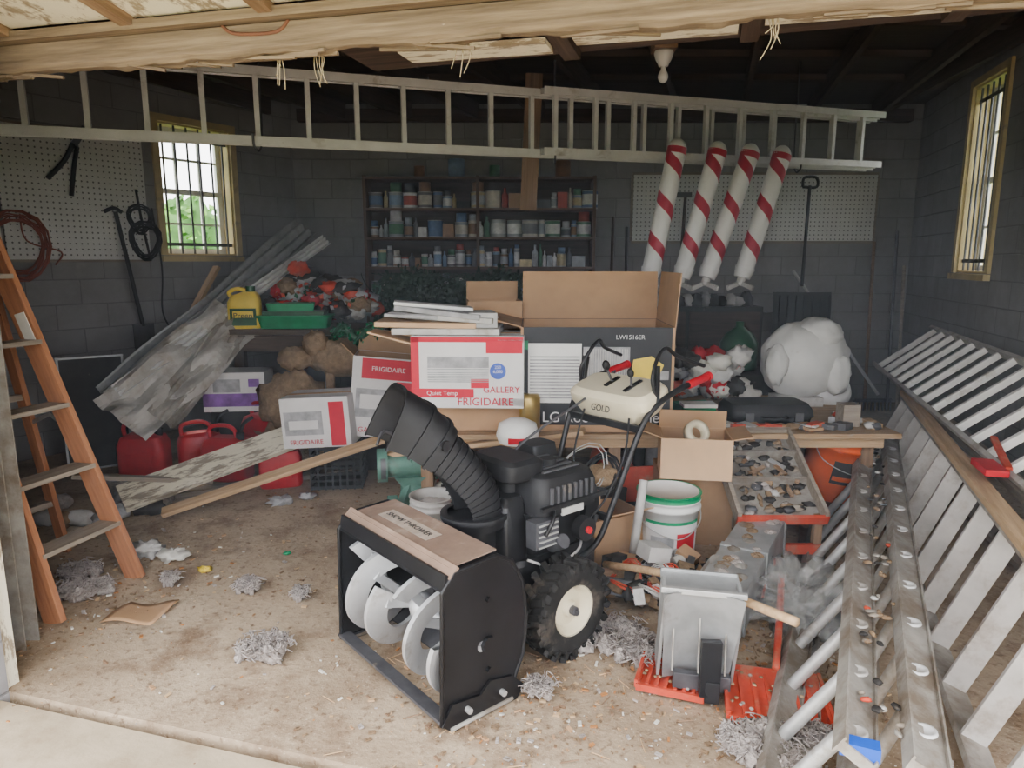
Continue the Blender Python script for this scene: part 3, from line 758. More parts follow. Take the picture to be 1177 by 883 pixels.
for (cx,cy,rz_,w_,d_) in((.93,2.23,-.22,.34,.30),(.60,2.36,-.35,.24,.22)):
    g.T=TR(cx,cy,.03,rz_)
    g.surf(lambda u,v:V(((u-.5)*w_,(v-.5)*d_,.05*max(0,v-.6))),8,8,redd)
    g.surf(lambda u,v:V(((u-.5)*w_,(v-.5)*d_,-.008+.05*max(0,v-.6))),8,8,redd)
    for i in range(8): g.box(((i/7-.5)*w_*.95,-.01,.008),(.012,d_*.85,.014),redd)
    for e in(-.5,.5): g.box((e*w_,0,.01),(.012,d_,.03),redd)
    g.box((0,-.5*d_,.0),(w_,.012,.025),redd)
    for i in range(25): g.blob((random.uniform(-.45,.45)*w_,random.uniform(-.4,.4)*d_,.014),(.008,.008,.004),random.choice([fluffm,woodt,brownc]),.3,3,4)
g.T=Matrix()
g.tube([(.98,2.36,.06),(1.12,2.7,.10),(1.24,3.0,.14)],.014,redd,10)
g.done()
g=G('red_pry_handle');g.tube([(1.12,2.92,.06),(1.18,3.04,.12),(1.22,3.14,.13)],.014,redd,8);g.box((1.22,3.14,.13),(.14,.03,.03),redd);g.done()
g=G('clear_plastic_bag');g.blob((1.25,2.85,.09),(.19,.24,.11),plasticbag,.9,4,26,0);g.blob((1.3,2.75,.06),(.14,.14,.08),plasticbag,.9,5,18,0);g.done()
# ------------------------------------------------------------------ left workbench & stuff
g=G('workbench')
g.beam((-2.35,5.55,1.02),(-1.05,5.55,1.02),.62,.04,woodd)
for x in(-2.28,-1.12):
    for y in(5.3,5.8): g.beam((x,y,0),(x,y,1.0),.08,.08,woodd,(1,0,0))
g.beam((-2.3,5.28,.93),(-1.1,5.28,.93),.03,.12,woodd);g.beam((-2.3,5.55,.45),(-1.1,5.55,.45),.5,.03,woodd)
g.done()
g=G('weed_preventer_jug')
g.loft([(0,0,0,.22,.13),(0,0,.02,.24,.15),(0,0,.2,.24,.15),(.01,0,.25,.2,.14),(.04,0,.28,.09,.08)],yellow,5)
g.cyl((.05,0,.28),(.05,0,.32),.035,dgreen);g.tube([(-.08,0,.22),(-.11,0,.27),(-.05,0,.30),(.02,0,.29)],.016,yellow);g.box((0,-.076,.09),(.19,.004,.13),dgreen);g.box((0,-.079,.11),(.15,.004,.05),yellow)
j=g.done(TR(-2.05,5.36,1.04,.15));text('Preen',.06,inkk,j,Matrix.Translation((0,-.084,.10))@RX)
g=G('green_storage_tray')
g.loft([(0,0,0,.50,.22),(0,0,.08,.54,.26),(0,0,.085,.57,.29),(0,0,.10,.57,.29)],green,8);g.box((0,0,.115),(.46,.2,.03),dgreen)
g.done(TR(-1.68,5.42,1.04,.08))
g=G('green_storage_tray');g.loft([(0,0,0,.34,.2),(0,0,.05,.36,.22),(0,0,.06,.36,.22)],green,8);g.done(TR(-1.72,5.44,1.17,.25))
g=G('christmas_decoration_pile')
for i in range(56):
    x=random.uniform(-1.95,-1.15);zc=1.12+random.random()*.46*(1-abs(x+1.6)/.6)
    g.blob((x,5.72+random.uniform(-.15,.15),max(1.08,zc)),(random.uniform(.05,.12),.08,random.uniform(.04,.07)),random.choice([redd,whited,greyp,brownc,dark,galv,paper,dark,alum,redp]),.5,3,9)
leaves(g,(-1.55,5.6,1.25),(.4,.2,.15),120,.05,[dgreen,redd,greyp])
g.done()
g=G('wicker_reindeer_figure')
for c,r in(((-1.25,5.15,.84),(.26,.15,.14)),((-1.45,5.12,.94),(.10,.09,.10)),((-1.02,5.15,.94),(.09,.09,.13)),((-1.60,5.1,.84),(.13,.1,.09))): g.blob(c,r,brownc,.2,4,14)
for a,b in(((-1.35,5.1,.78),(-1.40,5.1,.36)),((-1.12,5.1,.78),(-1.05,5.1,.36))): g.tube([a,((a[0]+b[0])/2+.02,5.1,.55),b],.035,brownc)
g.done()
g=G('tinsel_garland')
pts=[V((-1.28+.3*t,5.05,1.03+.04*math.sin(t*9))) for t in[i/8 for i in range(9)]]
g.tube(pts,.03,dgreen,8);
for p in pts: leaves(g,p,(.04,.04,.045),50,.03,[green,dgreen,dgreen])
g.done()
def jerry(x,y,rz_,s=1.0,z=0):
    g=G('gasoline_can')
    g.loft([(0,0,0,.27*s,.17*s),(0,0,.02,.29*s,.19*s),(0,0,.20*s,.29*s,.19*s),(0,0,.25*s,.25*s,.16*s),(.0,0,.27*s,.16*s,.1*s)],redp,5)
    g.tube([(-.10*s,0,.22*s),(-.11*s,0,.32*s),(0,0,.34*s),(.06*s,0,.31*s),(.07*s,0,.25*s)],.014*s,redp)
    g.cyl((.09*s,0,.24*s),(.10*s,0,.30*s),.025*s,blackp);g.tube([(.10*s,0,.30*s),(.13*s,0,.36*s),(.19*s,0,.40*s)],.012*s,blackp)
    g.box((0,-.096*s,.11*s),(.16*s,.006,.09*s),redp);g.done(TR(x,y,z,rz_),bevel=.003)
jerry(-2.70,4.95,.1,1.15);jerry(-2.33,5.05,.5,1.1,.0);jerry(-2.05,4.85,-.2,1.15,.0);jerry(-1.62,4.70,.3,1.0);jerry(-1.88,5.15,-.5,1.15,.10)
g=G('storage_bin');g.loft([(0,0,0,.5,.4),(0,0,.28,.56,.44),(0,0,.30,.6,.48),(0,0,.32,.6,.48)],dark,7);g.done(TR(-2.1,5.75,-0.0,.1))
g=G('diaper_box')
g.box((0,0,.15),(.46,.28,.30),cartonw);g.box((0,-.142,.09),(.46,.004,.10),purple);g.box((-.05,-.145,.2),(.2,.004,.1),greyp);g.box((.15,-.145,.22),(.08,.004,.06),purple)
g.done(TR(-2.12,5.32,.42,.1),bevel=.01)
g=G('wood_support_block');g.box((-2.12,5.36,.21),(.42,.2,.42),dark);g.done()
g=G('burlap_sack');g.blob((-1.66,5.12,.2),(.28,.2,.28),brownc,.35,3,18,0);g.blob((-1.62,5.05,.5),(.24,.16,.24),brownc,.35,3,16);g.done()
# sheets of metal
g=G('sheet_metal_panels')
def sheet(p0,p1,w,mat,fold,up,ph=0,cr=.015):
    p0=V(p0);p1=V(p1);d=(p1-p0).normalized();s=d.cross(V(up)).normalized();n=s.cross(d)
    def fn(u,v):
        q=(v-.5);return p0.lerp(p1,u)+s*q*w*(1+.25*noise.noise(V((u*3,ph,0))))+n*(fold*abs(math.sin(q*math.pi*3))+cr*noise.noise(V((u*5,v*4,ph))))
    g.surf(fn,30,18,mat,False)
sheet((-2.80,4.75,.60),(-1.85,6.35,1.82),.22,galv,.05,(0.3,-1,.6),1)
sheet((-2.72,4.7,.66),(-1.6,6.1,1.72),.10,aluw,.03,(0.2,-1,.2),5)
sheet((-2.66,4.6,.48),(-2.10,5.35,1.12),.44,alum,.012,(0.6,-1,.8),2,.10)
sheet((-2.45,4.72,.46),(-2.05,5.4,1.14),.24,aludirt,.02,(0.6,-1,.6),3,.08)
g.done(solid=.003)
g=G('metal_post_support');g.beam((-2.70,4.95,.35),(-2.9,5.05,0),.04,.04,steeld,(0,1,0));g.done()
g=G('wood_plank');g.beam((-3.0,5.3,.25),(-2.55,6.1,1.5),.07,.03,woodt);g.done()
g=G('framed_panel');g.T=TR(-3.15,5.15,.42,.6,-.1,0);g.box((0,0,0),(.42,.02,.84),dark)
for x in(-.21,.21): g.box((x,-.01,0),(.015,.02,.86),galv)
for z in(-.42,.42): g.box((0,-.01,z),(.44,.02,.015),galv)
g.done()
g=G('painted_plank');g.beam((-2.38,4.05,.12),(-1.25,4.92,.42),.20,.035,woodp,(.3,-.55,.9));g.done(bevel=.003)
g=G('wood_plank');g.beam((-2.10,3.98,.06),(-.72,4.35,.46),.07,.03,woodt,(0,-.4,1));g.done(bevel=.002)
g=G('wood_plank');g.beam((-2.4,4.35,.02),(-1.2,5.0,.02),.1,.03,woodg);g.done()
g=G('wood_plank');g.beam((-2.6,3.95,.30),(-1.95,4.35,.14),.06,.025,woodg);g.done()
g=G('wood_plank');g.beam((-.75,4.0,.42),(.4,3.75,.62),.10,.025,woodt);g.done()
# ------------------------------------------------------------------ green machine
g=G('bench_grinder_stand')
g.T=TR(-.60,4.0,0,.2)
g.loft([(0,0,0,.38,.28),(0,0,.03,.36,.26),(0,0,.06,.16,.16),(0,0,.24,.13,.13),(0,0,.3,.22,.18)],teal,5)
g.cyl((-.14,0,.36),(.14,0,.36),.075,teal,seg=24);g.cyl((-.2,0,.36),(-.14,0,.36),.1,teal,seg=24);g.cyl((.14,0,.36),(.2,0,.36),.1,teal,seg=24)
g.cyl((-.18,-.02,.36),(-.15,-.02,.36),.085,steeld,seg=20);g.beam((-.1,-.12,.05),(.0,-.02,.3),.05,.04,teal);g.box((.03,-.1,.46),(.07,.07,.12),teal);g.box((-.12,-.15,.12),(.06,.06,.2),teal,(.3,0,0))
g.tube([(.2,0,.4),(.25,-.05,.45),(.26,-.1,.4)],.01,steeld)
g.done(bevel=.005)
g=G('plastic_milk_jug');g.loft([(0,0,0,.13,.13),(0,0,.01,.15,.15),(0,0,.15,.15,.15),(0,0,.21,.08,.08),(0,0,.24,.04,.04)],whited,5);g.cyl((0,0,.235),(0,0,.26),.022,redp);g.tube([(.06,0,.12),(.085,0,.18),(.04,0,.22)],.01,whited);g.done(TR(-.28,3.35,0))
# ------------------------------------------------------------------ shelf unit
g=G('shelf_unit')
X0,X1=-1.50,.84;sh_z=[1.17,1.49,1.79,2.08,2.39]
for z in sh_z: g.beam((X0,7.43,z-.012),(X1,7.43,z-.012),.30,.025,woods)
for x in(X0,-.35,X1): g.beam((x,7.43,0),(x,7.43,2.40),.30,.03,woods,(1,0,0))
g.beam((X0,7.43,.85),(X1,7.43,.85),.30,.03,woods);g.box(((X0+X1)/2,7.585,1.2),(X1-X0,.01,2.4),woodd);g.done()
cans=[M('can_%d'%i,c,.45,.1,.25,14) for i,c in enumerate([(.6,.6,.62),(.75,.75,.76),(.12,.2,.38),(.45,.09,.06),(.6,.52,.32),(.10,.11,.13),(.1,.25,.15),(.35,.38,.42),(.8,.8,.8),(.30,.17,.09),(.5,.52,.55),(.2,.2,.22),(.65,.62,.56),(.25,.35,.5)])]
g=G('paint_cans_and_bottles')
for k,z in enumerate(sh_z[:-1]):
    x=X0+.03
    while x<X1-.1:
        t=random.random();big=(k in(2,3))
        if t<.55:
            r=random.uniform(.07,.085) if big and random.random()<.7 else random.uniform(.028,.05)
            h=r*2.2 if r>.06 else random.uniform(.10,.20)
            c=random.choice(cans);c2=random.choice(cans);y=7.36+random.uniform(0,.04)
            g.lathe([(0,0),(r,0),(r*1.02,.004),(r,.01),(r,h*.2),(r,h*.8),(r,h-.008),(r*1.03,h-.004),(r*1.03,h),(r*.85,h-.003),(0,h-.004)],c,(x+r,y,z),seg=16,mats=[alu,alu,alu,c,c2,c,alu,alu,alu,alu])
            if random.random()<.65 and z+h+r*1.4<z+.28: g.lathe([(0,0),(r*.8,0),(r*.8,r*1.3),(0,r*1.3)],random.choice(cans),(x+r,y,z+h),seg=14)
            x+=2*r+random.uniform(.0,.01)
        elif t<.85:
            r=random.uniform(.02,.035);h=random.uniform(.12,.24)
            g.lathe([(0,0),(r,0),(r,h*.65),(r*.4,h*.8),(r*.4,h),(0,h)],random.choice(cans),(x+r,7.36,z),seg=12,mats=None);x+=2*r+.004
        else:
            w=random.uniform(.05,.14);h=random.uniform(.05,.18);g.box((x+w/2,7.38,z+h/2),(w,.14,h),random.choice(cans+[dark,card]));x+=w+.006
x=X0+.5
while x<X1-.1:
    r=random.uniform(.05,.085);c=random.choice(cans);g.lathe([(0,0),(r,0),(r,r*2.1),(r*.9,r*2.15),(0,r*2.1)],c,(x+r,7.38,sh_z[-1]+.002),seg=16,mats=[alu,c,alu,alu]);x+=2*r+random.uniform(.05,.35)
g.done()
g=G('wood_plank');g.beam((.17,5.6,2.95),(.13,5.75,1.95),.13,.03,wood,(0,1,0));g.done()
# garland pile
g=G('artificial_christmas_tree')
tm=[M('pine_needle',(.03,.06,.04),.8,0,.3,5),M('pine_needle_pale',(.08,.12,.085),.8,0,.3,5)]
for i in range(10):
    cx=-1.05+i*.12;leaves(g,(cx,6.1+random.uniform(-.1,.1),1.20+.06*math.sin(i)),(.16,.22,.25),460,.05,tm)
for i in range(80):
    a=V((random.uniform(-1.1,.1),6.1,1.15));g.tube([a,a+V((random.uniform(-.15,.15),-.1,.2)),a+V((random.uniform(-.25,.25),-.15,.3))],.003,tm[0],4,sub=2)
g.done()
g=G('storage_cabinet');g.box((-.5,6.15,.48),(1.3,.5,.96),dark);g.box((-.8,5.89,.46),(.58,.02,.84),woodd);g.box((-.18,5.89,.46),(.58,.02,.84),woodd);g.cyl((-.52,5.87,.5),(-.52,5.87,.6),.01,alu);g.done()
# pegboards
def peg():
    m,n,l,b=nt('pegboard')
    tc=n.new('ShaderNodeTexCoord').outputs['Object'];sc=n.new('ShaderNodeVectorMath');sc.operation='SCALE';sc.inputs['Scale'].default_value=1/.045;l.new(tc,sc.inputs[0])
    fr=n.new('ShaderNodeVectorMath');fr.operation='FRACTION';l.new(sc.outputs[0],fr.inputs[0])
    mu=n.new('ShaderNodeVectorMath');mu.operation='MULTIPLY';mu.inputs[1].default_value=(1,0,1);l.new(fr.outputs[0],mu.inputs[0])
    ds=n.new('ShaderNodeVectorMath');ds.operation='DISTANCE';ds.inputs[1].default_value=(.5,0,.5);l.new(mu.outputs[0],ds.inputs[0])
    c=mixc(n,l,ramp(n,l,noi(n,l,tc,3),.3,.7),(.70,.70,.69),(.82,.82,.81))
    c=mixc(n,l,ramp(n,l,ds.outputs['Value'],.18,.12),c,(.14,.14,.14))
    l.new(c,b.inputs['Base Color']);b.inputs['Roughness'].default_value=.7;return m
pegm=peg()
g=G('pegboard');g.box((3.05,-.02,2.06),(1.10,.012,1.0),pegm);g.box((1.8,-.02,2.06),(1.35,.012,1.0),pegm)
for z in(1.55,2.57): g.box((2.35,-.012,z),(2.5,.022,.02),woodg)
g.done(ML)
g=G('pegboard');g.box((4.86,-.025,2.10),(2.56,.012,.68),pegm)
for z in(1.75,2.45): g.box((4.86,-.012,z),(2.58,.03,.03),woodg)
for x in(3.57,6.15): g.box((x,-.012,2.1),(.03,.03,.68),woodg)
g.done(MB)
def coil(g,c,ax1,ax2,r,n,mat,rr=.006):
    c=V(c);ax1=V(ax1).normalized();ax2=V(ax2).normalized()
    pts=[];o=ax1.cross(ax2)
    for i in range(n*14):
        a=2*math.pi*i/14;k=r*(1+.18*math.sin(i*.37));pts.append(c+ax1*k*math.cos(a)+ax2*k*1.2*math.sin(a)+o*.03*math.sin(i*.9))
    g.tube(pts,rr,mat,5,sub=1)
cordm=M('cord_red',(.36,.12,.085),.6)
g=G('extension_cord_coil');g.T=ML;coil(g,(2.56,-.08,1.66),(1,0,0),(0,0,1),.19,10,cordm,.006);g.tube([(2.6,-.06,1.9),(2.62,-.08,1.7),(2.85,-.08,1.62),(2.80,-.08,1.52)],.006,cordm);g.done()
g=G('hanging_cable_coil');g.T=ML;coil(g,(3.50,-.08,1.90),(1,0,0),(0,0,1),.09,6,blackp);coil(g,(3.53,-.09,1.72),(1,0,0),(0,0,1),.12,9,blackp);g.tube([(3.5,-.06,2.15),(3.52,-.07,1.9),(3.57,-.07,1.55)],.01,blackp)
g.tube([(3.60,-.1,2.0),(3.66,-.08,1.5),(3.62,-.1,1.1),(3.72,-.1,.9)],.007,blackp);g.done()
g=G('hedge_shears');g.T=ML;g.tube([(2.82,-.06,2.18),(2.95,-.06,2.32),(3.03,-.06,2.46)],.018,blackp);g.tube([(2.98,-.06,2.06),(3.02,-.06,2.28),(3.06,-.06,2.44)],.018,blackp);g.beam((3.03,-.05,2.44),(3.14,-.05,2.6),.05,.01,steeld,(0,1,0));g.done()
g=G('garden_spade');g.T=ML;g.cyl((3.28,-.12,1.95),(3.38,-.2,1.0),.016,blackp);g.tube([(3.20,-.1,1.95),(3.28,-.1,1.98),(3.34,-.1,1.95)],.016,blackp);g.prism([(-.09,0),(.09,0),(.09,-.2),(0,-.3),(-.09,-.2)],(3.38,-.2,1.02),(1,0,0),(0,0,1),.008,steeld);g.done()
# ------------------------------------------------------------------ candy canes (strung up in front of the hung ladder)
cr=M('candy_red',(.45,.03,.06),.5,0,.12,5,.1)
cw=M('candy_white',(.72,.72,.71),.5,0,.05,5,.15)
tops=[(1.19,5.24,2.34),(1.51,5.34,2.335),(1.77,5.40,2.33),(2.03,5.46,2.325)]
bots=[(1.03,5.20,1.50),(1.29,5.28,1.50),(1.50,5.34,1.50),(1.79,5.42,1.50)]
for tp,bt in zip(tops,bots):
    g=G('candy_cane_pole');P=V(bt);Q=V(tp);d=(Q-P).normalized();x=d.orthogonal().normalized();y=d.cross(x);n=24;L=(Q-P).length;r=.068
    def fn(u,v): 
        a=2*math.pi*(v-u*2.9);return P+d*L*u+(x*math.cos(a)+y*math.sin(a))*r
    g.surf(fn,56,n,cw,True,lambda i,j:cr if j%24<7 else cw)
    g.blob(Q,(r*1.02,r*1.02,r*1.2),cw,.0,1,10);g.cyl(Q-d*.03,Q+d*.015,r*1.03,cr,seg=24)
    g.cyl(P,P-d*.08,r*1.12,cw,r*.9,seg=20)
    g.cyl(P-d*.08,P-d*.14,.03,whited)
    for a in range(4):
        dv_=V((math.cos(a*math.pi/2+.5),math.sin(a*math.pi/2+.5),0));g.beam(P-d*.12,P-d*.12+dv_*.13+V((0,0,-.04)),.02,.03,whited)
    g.done()
g=G('snow_shovel')
g.cyl((3.02,7.3,2.3),(2.93,7.1,1.3),.016,blackp);g.tube([(2.95,7.3,2.29),(2.96,7.3,2.38),(3.08,7.3,2.38),(3.09,7.3,2.29),(2.95,7.3,2.29)],.014,blackp)
g.surf(lambda u,v:V((2.64+.58*u,7.05+.08*(v-.5)**2-.05*math.sin(math.pi*u),1.24-.42*v)),10,8,blackp);g.surf(lambda u,v:V((2.64+.58*u,7.06+.08*(v-.5)**2-.05*math.sin(math.pi*u),1.24-.42*v)),10,8,blackp)
for i in range(7): g.box((2.68+i*.083,7.0,1.02),(.012,.015,.38),blackp)
g.done()
g=G('garden_tool_handles')
for a,b,m in(((3.80,7.45,1.75),(3.72,7.2,.05),wood),((3.95,7.3,1.85),(3.85,7.0,.05),steeld),((4.0,7.2,1.5),(3.9,6.9,.05),woodg),((2.95,7.4,1.45),(3.75,7.0,.2),aluw),((1.05,7.4,2.0),(1.0,7.2,.1),woodd),((1.2,7.45,1.9),(1.18,7.2,.1),dark),((1.8,7.45,2.2),(1.7,7.3,.2),woodd)):
    g.cyl(a,b,.016,m,seg=10)
g.box((1.75,7.4,2.22),(.2,.03,.05),steeld)
g.done()
g=G('leaning_rake_heads');g.box((3.75,7.1,.12),(.4,.03,.03),steeld)
for i in range(10): g.box((3.57+i*.04,7.08,.07),(.008,.02,.1),steeld)
g.done()
g=G('storage_cabinet');g.box((1.75,7.2,.55),(1.5,.5,1.1),dark);g.box((1.38,6.94,.55),(.70,.02,1.0),woodd);g.box((2.12,6.94,.55),(.70,.02,1.0),woodd)
for i in range(16): g.blob((1.1+i*.085,7.1,1.14),(.07,.08,random.uniform(.04,.12)),random.choice([dark,brownc,steeld,greyp,whited]),.4,3,8)
g.done()
# ------------------------------------------------------------------ light fixture
g=G('ceiling_light_bulb')
g.lathe([(0,0),(.055,0),(.06,-.015),(.05,-.05),(.035,-.075),(.03,-.09),(.0,-.09)],white,(.94,4.6,2.83),seg=24)
g.lathe([(.013,-.09),(.016,-.11),(.03,-.135),(.033,-.155),(.025,-.175),(.01,-.187),(0,-.19)],white,(.94,4.6,2.83),seg=20);g.box((.94,4.6,2.87),(.14,.14,.08),wood);g.done()
# ------------------------------------------------------------------ items on right bench
g=G('plastic_snowman_decoration')
wp=M('blow_mold_white',(.62,.62,.60),.55,0,.08,6,.25,(.42,.38,.33))
g.blob((2.02,4.78,.87),(.29,.20,.27),wp,.10,2,22);g.blob((2.10,4.76,1.05),(.16,.15,.12),wp,.12,2,16);g.blob((1.80,4.68,.86),(.08,.08,.14),wp,.2,2,12);g.blob((2.20,4.66,.80),(.09,.08,.14),wp,.2,2,12)
g.box((1.95,4.7,.61),(.3,.2,.06),whited);g.done()
g=G('black_tool_case');g.loft([(0,0,0,.48,.26),(0,0,.04,.50,.28),(0,0,.045,.52,.30),(0,0,.09,.50,.28),(0,0,.12,.46,.24)],blackp,8)
for x in(-.15,.15): g.box((x,-.145,.05),(.05,.02,.05),steeld)
g.tube([(-.07,-.14,.05),(-.06,-.18,.05),(.06,-.18,.05),(.07,-.14,.05)],.008,blackp);g.done(TR(1.55,4.18,.585,.05))
g=G('green_glass_jug');g.lathe([(0,0),(.13,0),(.14,.02),(.14,.2),(.10,.27),(.03,.32),(.03,.36),(0,.36)],dgreen,seg=24);g.done(TR(1.72,5.25,.74))
g=G('red_white_decoration_pile')
for i in range(34):
    g.blob((random.uniform(1.10,1.62),random.uniform(4.6,4.85),.64+random.random()*.28),(random.uniform(.04,.09),.07,random.uniform(.04,.07)),random.choice([redd,redp,whited,whited,brownc,greyp,dark,paper]),.5,3,9)
g.done()
g=G('storage_bin');g.loft([(0,0,0,.7,.4),(0,0,.68,.8,.45),(0,0,.70,.84,.48),(0,0,.73,.84,.48)],dark,7);g.done(TR(1.6,5.30,0,.0))
g=G('cardboard_tray_clutter')
for i in range(36):
    x=random.uniform(.95,2.15);y=random.uniform(3.95,4.35)
    if 1.28<x<1.85 and y>3.98: y=3.95
    t=random.random()
    if t<.5:g.box((x,y,.60),(random.uniform(.04,.16),random.uniform(.03,.1),random.uniform(.015,.05)),random.choice([dgreen,redd,paper,woodt,card,steeld,greyp,whited]),(random.uniform(-.1,.1),random.uniform(-.1,.1),random.random()*3))
    else:g.blob((x,y,.60),(random.uniform(.02,.05),.03,.02),random.choice([brownc,whited,steeld,redd]),.4,3,6)
g.box((1.12,4.2,.64),(.22,.15,.10),green,(0,0,.2));g.box((1.12,4.1,.70),(.2,.12,.02),paper)
g.box((2.0,4.05,.65),(.10,.10,.13),woodg)
g.done()
g=G('wheel_hub_cap');g.lathe([(0,.03),(.06,.03),(.08,0),(.13,.02),(.15,-.01),(.16,-.03)],aluw,ax=(0,-.7,.7),seg=28);g.done(TR(2.2,4.75,.70))
g=G('under_bench_clutter')
pal=[redd,redp,whited,card,brownc,dark,steeld,greyp,card,dark,paper,woodt,alu,wood,dark,dark]
for i in range(110):
    x=random.uniform(-.45,2.0);y=random.uniform(3.75,4.75);h=random.uniform(.04,.20);z=random.random()*.22
    if 1.62<x: y=random.uniform(4.5,4.8)
    t=random.random()
    if t<.4: g.box((x,y,h/2+z),(random.uniform(.05,.22),random.uniform(.05,.2),h),random.choice(pal),(random.uniform(-.3,.3),random.uniform(-.3,.3),random.random()*3))
    elif t<.75: g.cyl((x,y,z),(x+random.uniform(-.04,.04),y,z+h+.04),random.uniform(.03,.07),random.choice(pal),seg=14)
    else: g.blob((x,y,z+h/2),(random.uniform(.05,.12),.08,h*.6),random.choice(pal),.35,3,9)
g.done()
g=G('scrap_and_parts_pile')
for i in range(150):
    x=random.uniform(.45,1.05);y=random.uniform(2.85,3.25);z=random.random()*.10;h=random.uniform(.02,.08)
    t=random.random()
    if t<.35: g.box((x,y,h/2+z),(random.uniform(.04,.16),random.uniform(.03,.1),h),random.choice(pal),(random.uniform(-.4,.4),random.uniform(-.4,.4),random.random()*3))
    elif t<.6: g.cyl((x,y,z+.02),(x+random.uniform(-.1,.1),y+random.uniform(-.1,.1),z+.03),random.uniform(.01,.03),random.choice(pal),seg=10)
    else: g.blob((x,y,z+.02),(random.uniform(.02,.06),.04,.03),random.choice([fluffm,brownc,steeld,dark]),.5,4,6)
for i in range(6): coil(g,(random.uniform(.5,.95),random.uniform(2.9,3.2),.14),(1,0,.2),(0,1,.3),.07,3,random.choice([blackp,whited,redd,blackp]),.004)
g.cyl((.88,2.95,.10),(.93,2.90,.22),.06,aludirt);g.box((.66,3.05,.22),(.12,.10,.07),whited,(0,.2,.4))
g.done()
g=G('work_gloves_and_cords')
for c in((.35,3.35,.45),(.45,3.3,.5),(.2,3.4,.42)): g.blob(c,(.09,.07,.06),random.choice([redp,brownc]),.3,3,10)
coil(g,(.42,3.28,.52),(1,0,.3),(0,1,.4),.1,5,blackp,.006);coil(g,(.36,3.26,.56),(1,.2,.1),(0,1,.6),.11,2,whited,.003);g.box((.31,3.42,.2),(.26,.22,.4),card);g.done()
g=G('gold_paint_can')
g.lathe([(0,0),(.06,0),(.06,.2),(.05,.22),(0,.22)],M('gold_can',(.45,.33,.12),.35,.5),(0,0,0),seg=20);g.done(TR(.10,3.86,.59))
g=G('white_hose_pipe');g.tube([(.60,3.25,.12),(.62,3.22,.38),(.64,3.25,.50)],.022,whited);g.done()
g=G('white_helmet');g.lathe([(.10,0),(.115,.04),(.10,.10),(.05,.125),(0,.13)],white,(0,0,0),seg=22);g.box((0,-.1,.03),(.1,.03,.03),redp);g.done(TR(.03,3.60,.60,0))
g=G('support_post');g.beam((.03,3.62,0),(.03,3.62,.60),.1,.1,wood,(1,0,0));g.done()
# ------------------------------------------------------------------ insulation fluff & debris
def fluff(x,y,r,n=16):
    g=G('insulation_clump')
    for i in range(n):
        a=random.random()*6.28;d=r*random.random()**.6
        g.blob((x+d*math.cos(a),y+d*math.sin(a)*.8,.015+.02*random.random()),(random.uniform(.2,.42)*r*.8,random.uniform(.2,.42)*r*.8,random.uniform(.012,.025)+.08*r),fluffm,.6,6,12,0)
    for i in range(n*14):
        a=random.random()*6.28;d=r*1.1*random.random()**.5;p=V((x+d*math.cos(a),y+d*math.sin(a)*.85,.028+.03*random.random()))
        g.tube([p,p+V((random.uniform(-.02,.02),random.uniform(-.02,.02),.012)),p+V((random.uniform(-.03,.03),random.uniform(-.03,.03),0))],.0022,fluffm,4,sub=2)
    g.done()
for x,y,r in((-.99,2.55,.10),(-2.02,3.05,.12),(-1.25,3.08,.05),(.40,2.66,.16),(.80,1.98,.13),(.10,2.28,.05),(-2.15,3.25,.09),(-1.65,3.15,.035),(-.98,3.0,.03),(.98,2.02,.05),(.5,2.5,.09)): fluff(x,y,r)
g=G('floor_debris')
dm=[woodt,wood,brownc,paper,fluffm,card,M('chip_orange',(.45,.22,.09),.9),M('chip_tan',(.55,.40,.24),.9),brownc,brownc,wood]
def chip(x,y,s):
    rz_=random.random()*6.28
    g.box((x,y,.004+s*.1),(s,s*random.uniform(.2,.7),s*.15+.002),random.choice(dm),(random.uniform(-.2,.2),random.uniform(-.2,.2),rz_))
for i in range(3200):
    t=random.random()
    if t<.35: x=random.gauss(.25,.42);y=random.gauss(2.25,.26)
    elif t<.7: x=random.gauss(1.05,.22);y=random.gauss(2.5,.5)
    elif t<.85: x=random.gauss(-1.9,.35);y=random.gauss(3.1,.35)
    else: x=random.uniform(-2.6,1.2);y=random.uniform(2.2,4.6)
    if y<1.75 or y>5 or x<-3.5: continue
    chip(x,y,random.choice([.004,.005,.006,.008,.010,.013,.018,.024]))
for i in range(80): 
    x=random.uniform(-.7,1.2);y=random.gauss(2.3,.3);a=random.random()*3.1
    if y>1.8: g.cyl((x,y,.006),(x+.06*math.cos(a),y+.06*math.sin(a),.01),.002,random.choice([woodt,wood]),seg=5)
g.done()
g=G('crumpled_paper_scraps')
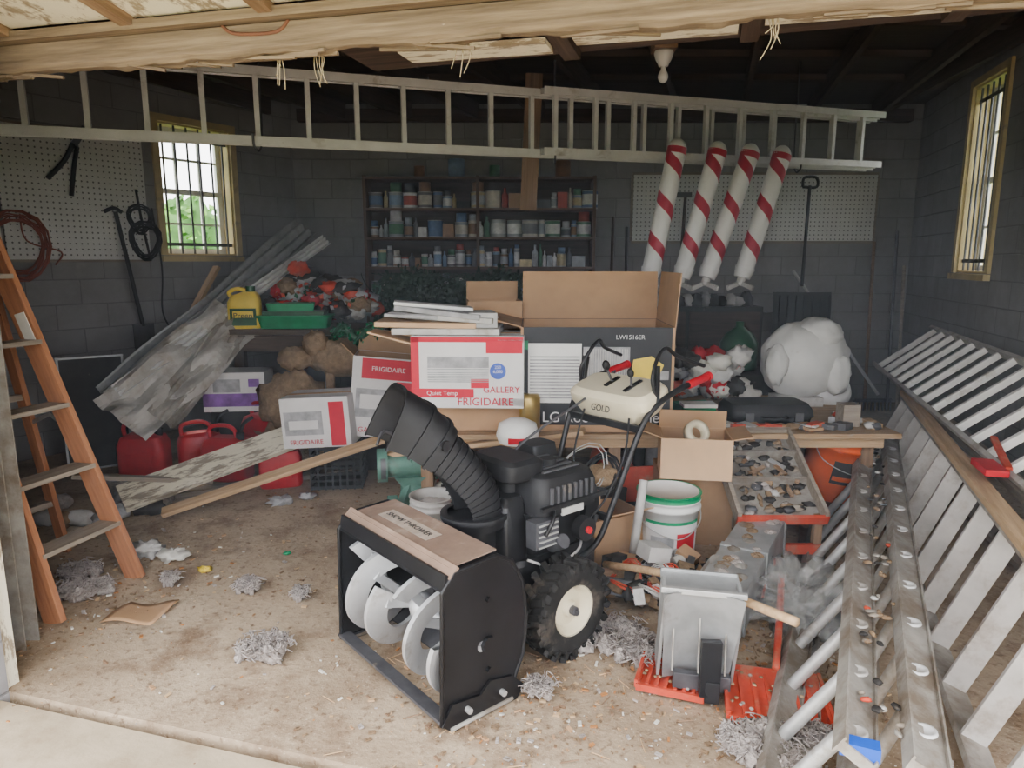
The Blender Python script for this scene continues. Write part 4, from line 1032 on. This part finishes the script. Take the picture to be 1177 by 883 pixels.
for c,r,m in(((-1.78,3.45,.03),.07,paper),((-1.55,3.3,.015),.03,yellow),((-1.95,3.5,.04),.08,whited),((-1.2,3.5,.015),.02,green),((-1.5,4.3,.02),.07,greyp),((-1.35,4.4,.02),.05,greyp)): g.blob(c,(r,r*.8,r*.4),m,.8,4,10,0)
g.done()
g=G('cardboard_scrap');g.surf(lambda u,v:V((-1.78+.22*u+.04*v,2.78+.18*v,.012+.012*math.sin(u*5+v*3))),8,6,card);g.done(solid=.004)
g=G('plank_clutter_left')
for i in range(14):
    x=random.uniform(-2.9,-2.1);y=random.uniform(3.9,4.6);g.blob((x,y,.04),(random.uniform(.04,.12),.06,.05),random.choice([dark,brownc,whited,greyp,fluffm]),.4,3,8,0)
g.done()
# ------------------------------------------------------------------ added scatter volume filling the room, stands in for lens haze
m=bpy.data.materials.new('lens_haze_volume');m.use_nodes=True;n=m.node_tree.nodes;l=m.node_tree.links;n.clear()
o_=n.new('ShaderNodeOutputMaterial');vs_=n.new('ShaderNodeVolumeScatter');vs_.inputs['Color'].default_value=(.84,.92,1,1);vs_.inputs['Density'].default_value=.036;vs_.inputs['Anisotropy'].default_value=.0
l.new(vs_.outputs[0],o_.inputs['Volume'])
g=G('lens_haze_volume');g.prism([(-5.15,3.28),(-2.32,7.58),(4.25,7.58),(2.56,1.1)],(0,0,.001),(1,0,0),(0,1,0),3.14,m);g.done(world=True)
# ------------------------------------------------------------------ light + camera
scene.view_settings.look='AgX - Medium High Contrast'
w=bpy.data.worlds.new('World');scene.world=w;w.use_nodes=True
bg=w.node_tree.nodes['Background'];bg.inputs[0].default_value=(.96,.965,1,1);bg.inputs[1].default_value=5.0
sd=bpy.data.lights.new('Sun','SUN');sd.energy=3.0;sd.angle=.05;sd.color=(1,.93,.82)
so=bpy.data.objects.new('Sun',sd);scene.collection.objects.link(so);so.rotation_euler=Euler((math.radians(-38),math.radians(-20),0))
cd=bpy.data.cameras.new('Camera');cd.sensor_width=36;cd.lens=24.47;cd.clip_start=.02
co=bpy.data.objects.new('Camera',cd);scene.collection.objects.link(co);co.location=(0,0,1.55);co.rotation_euler=(math.radians(90-10.03),0,0)
scene.camera=co
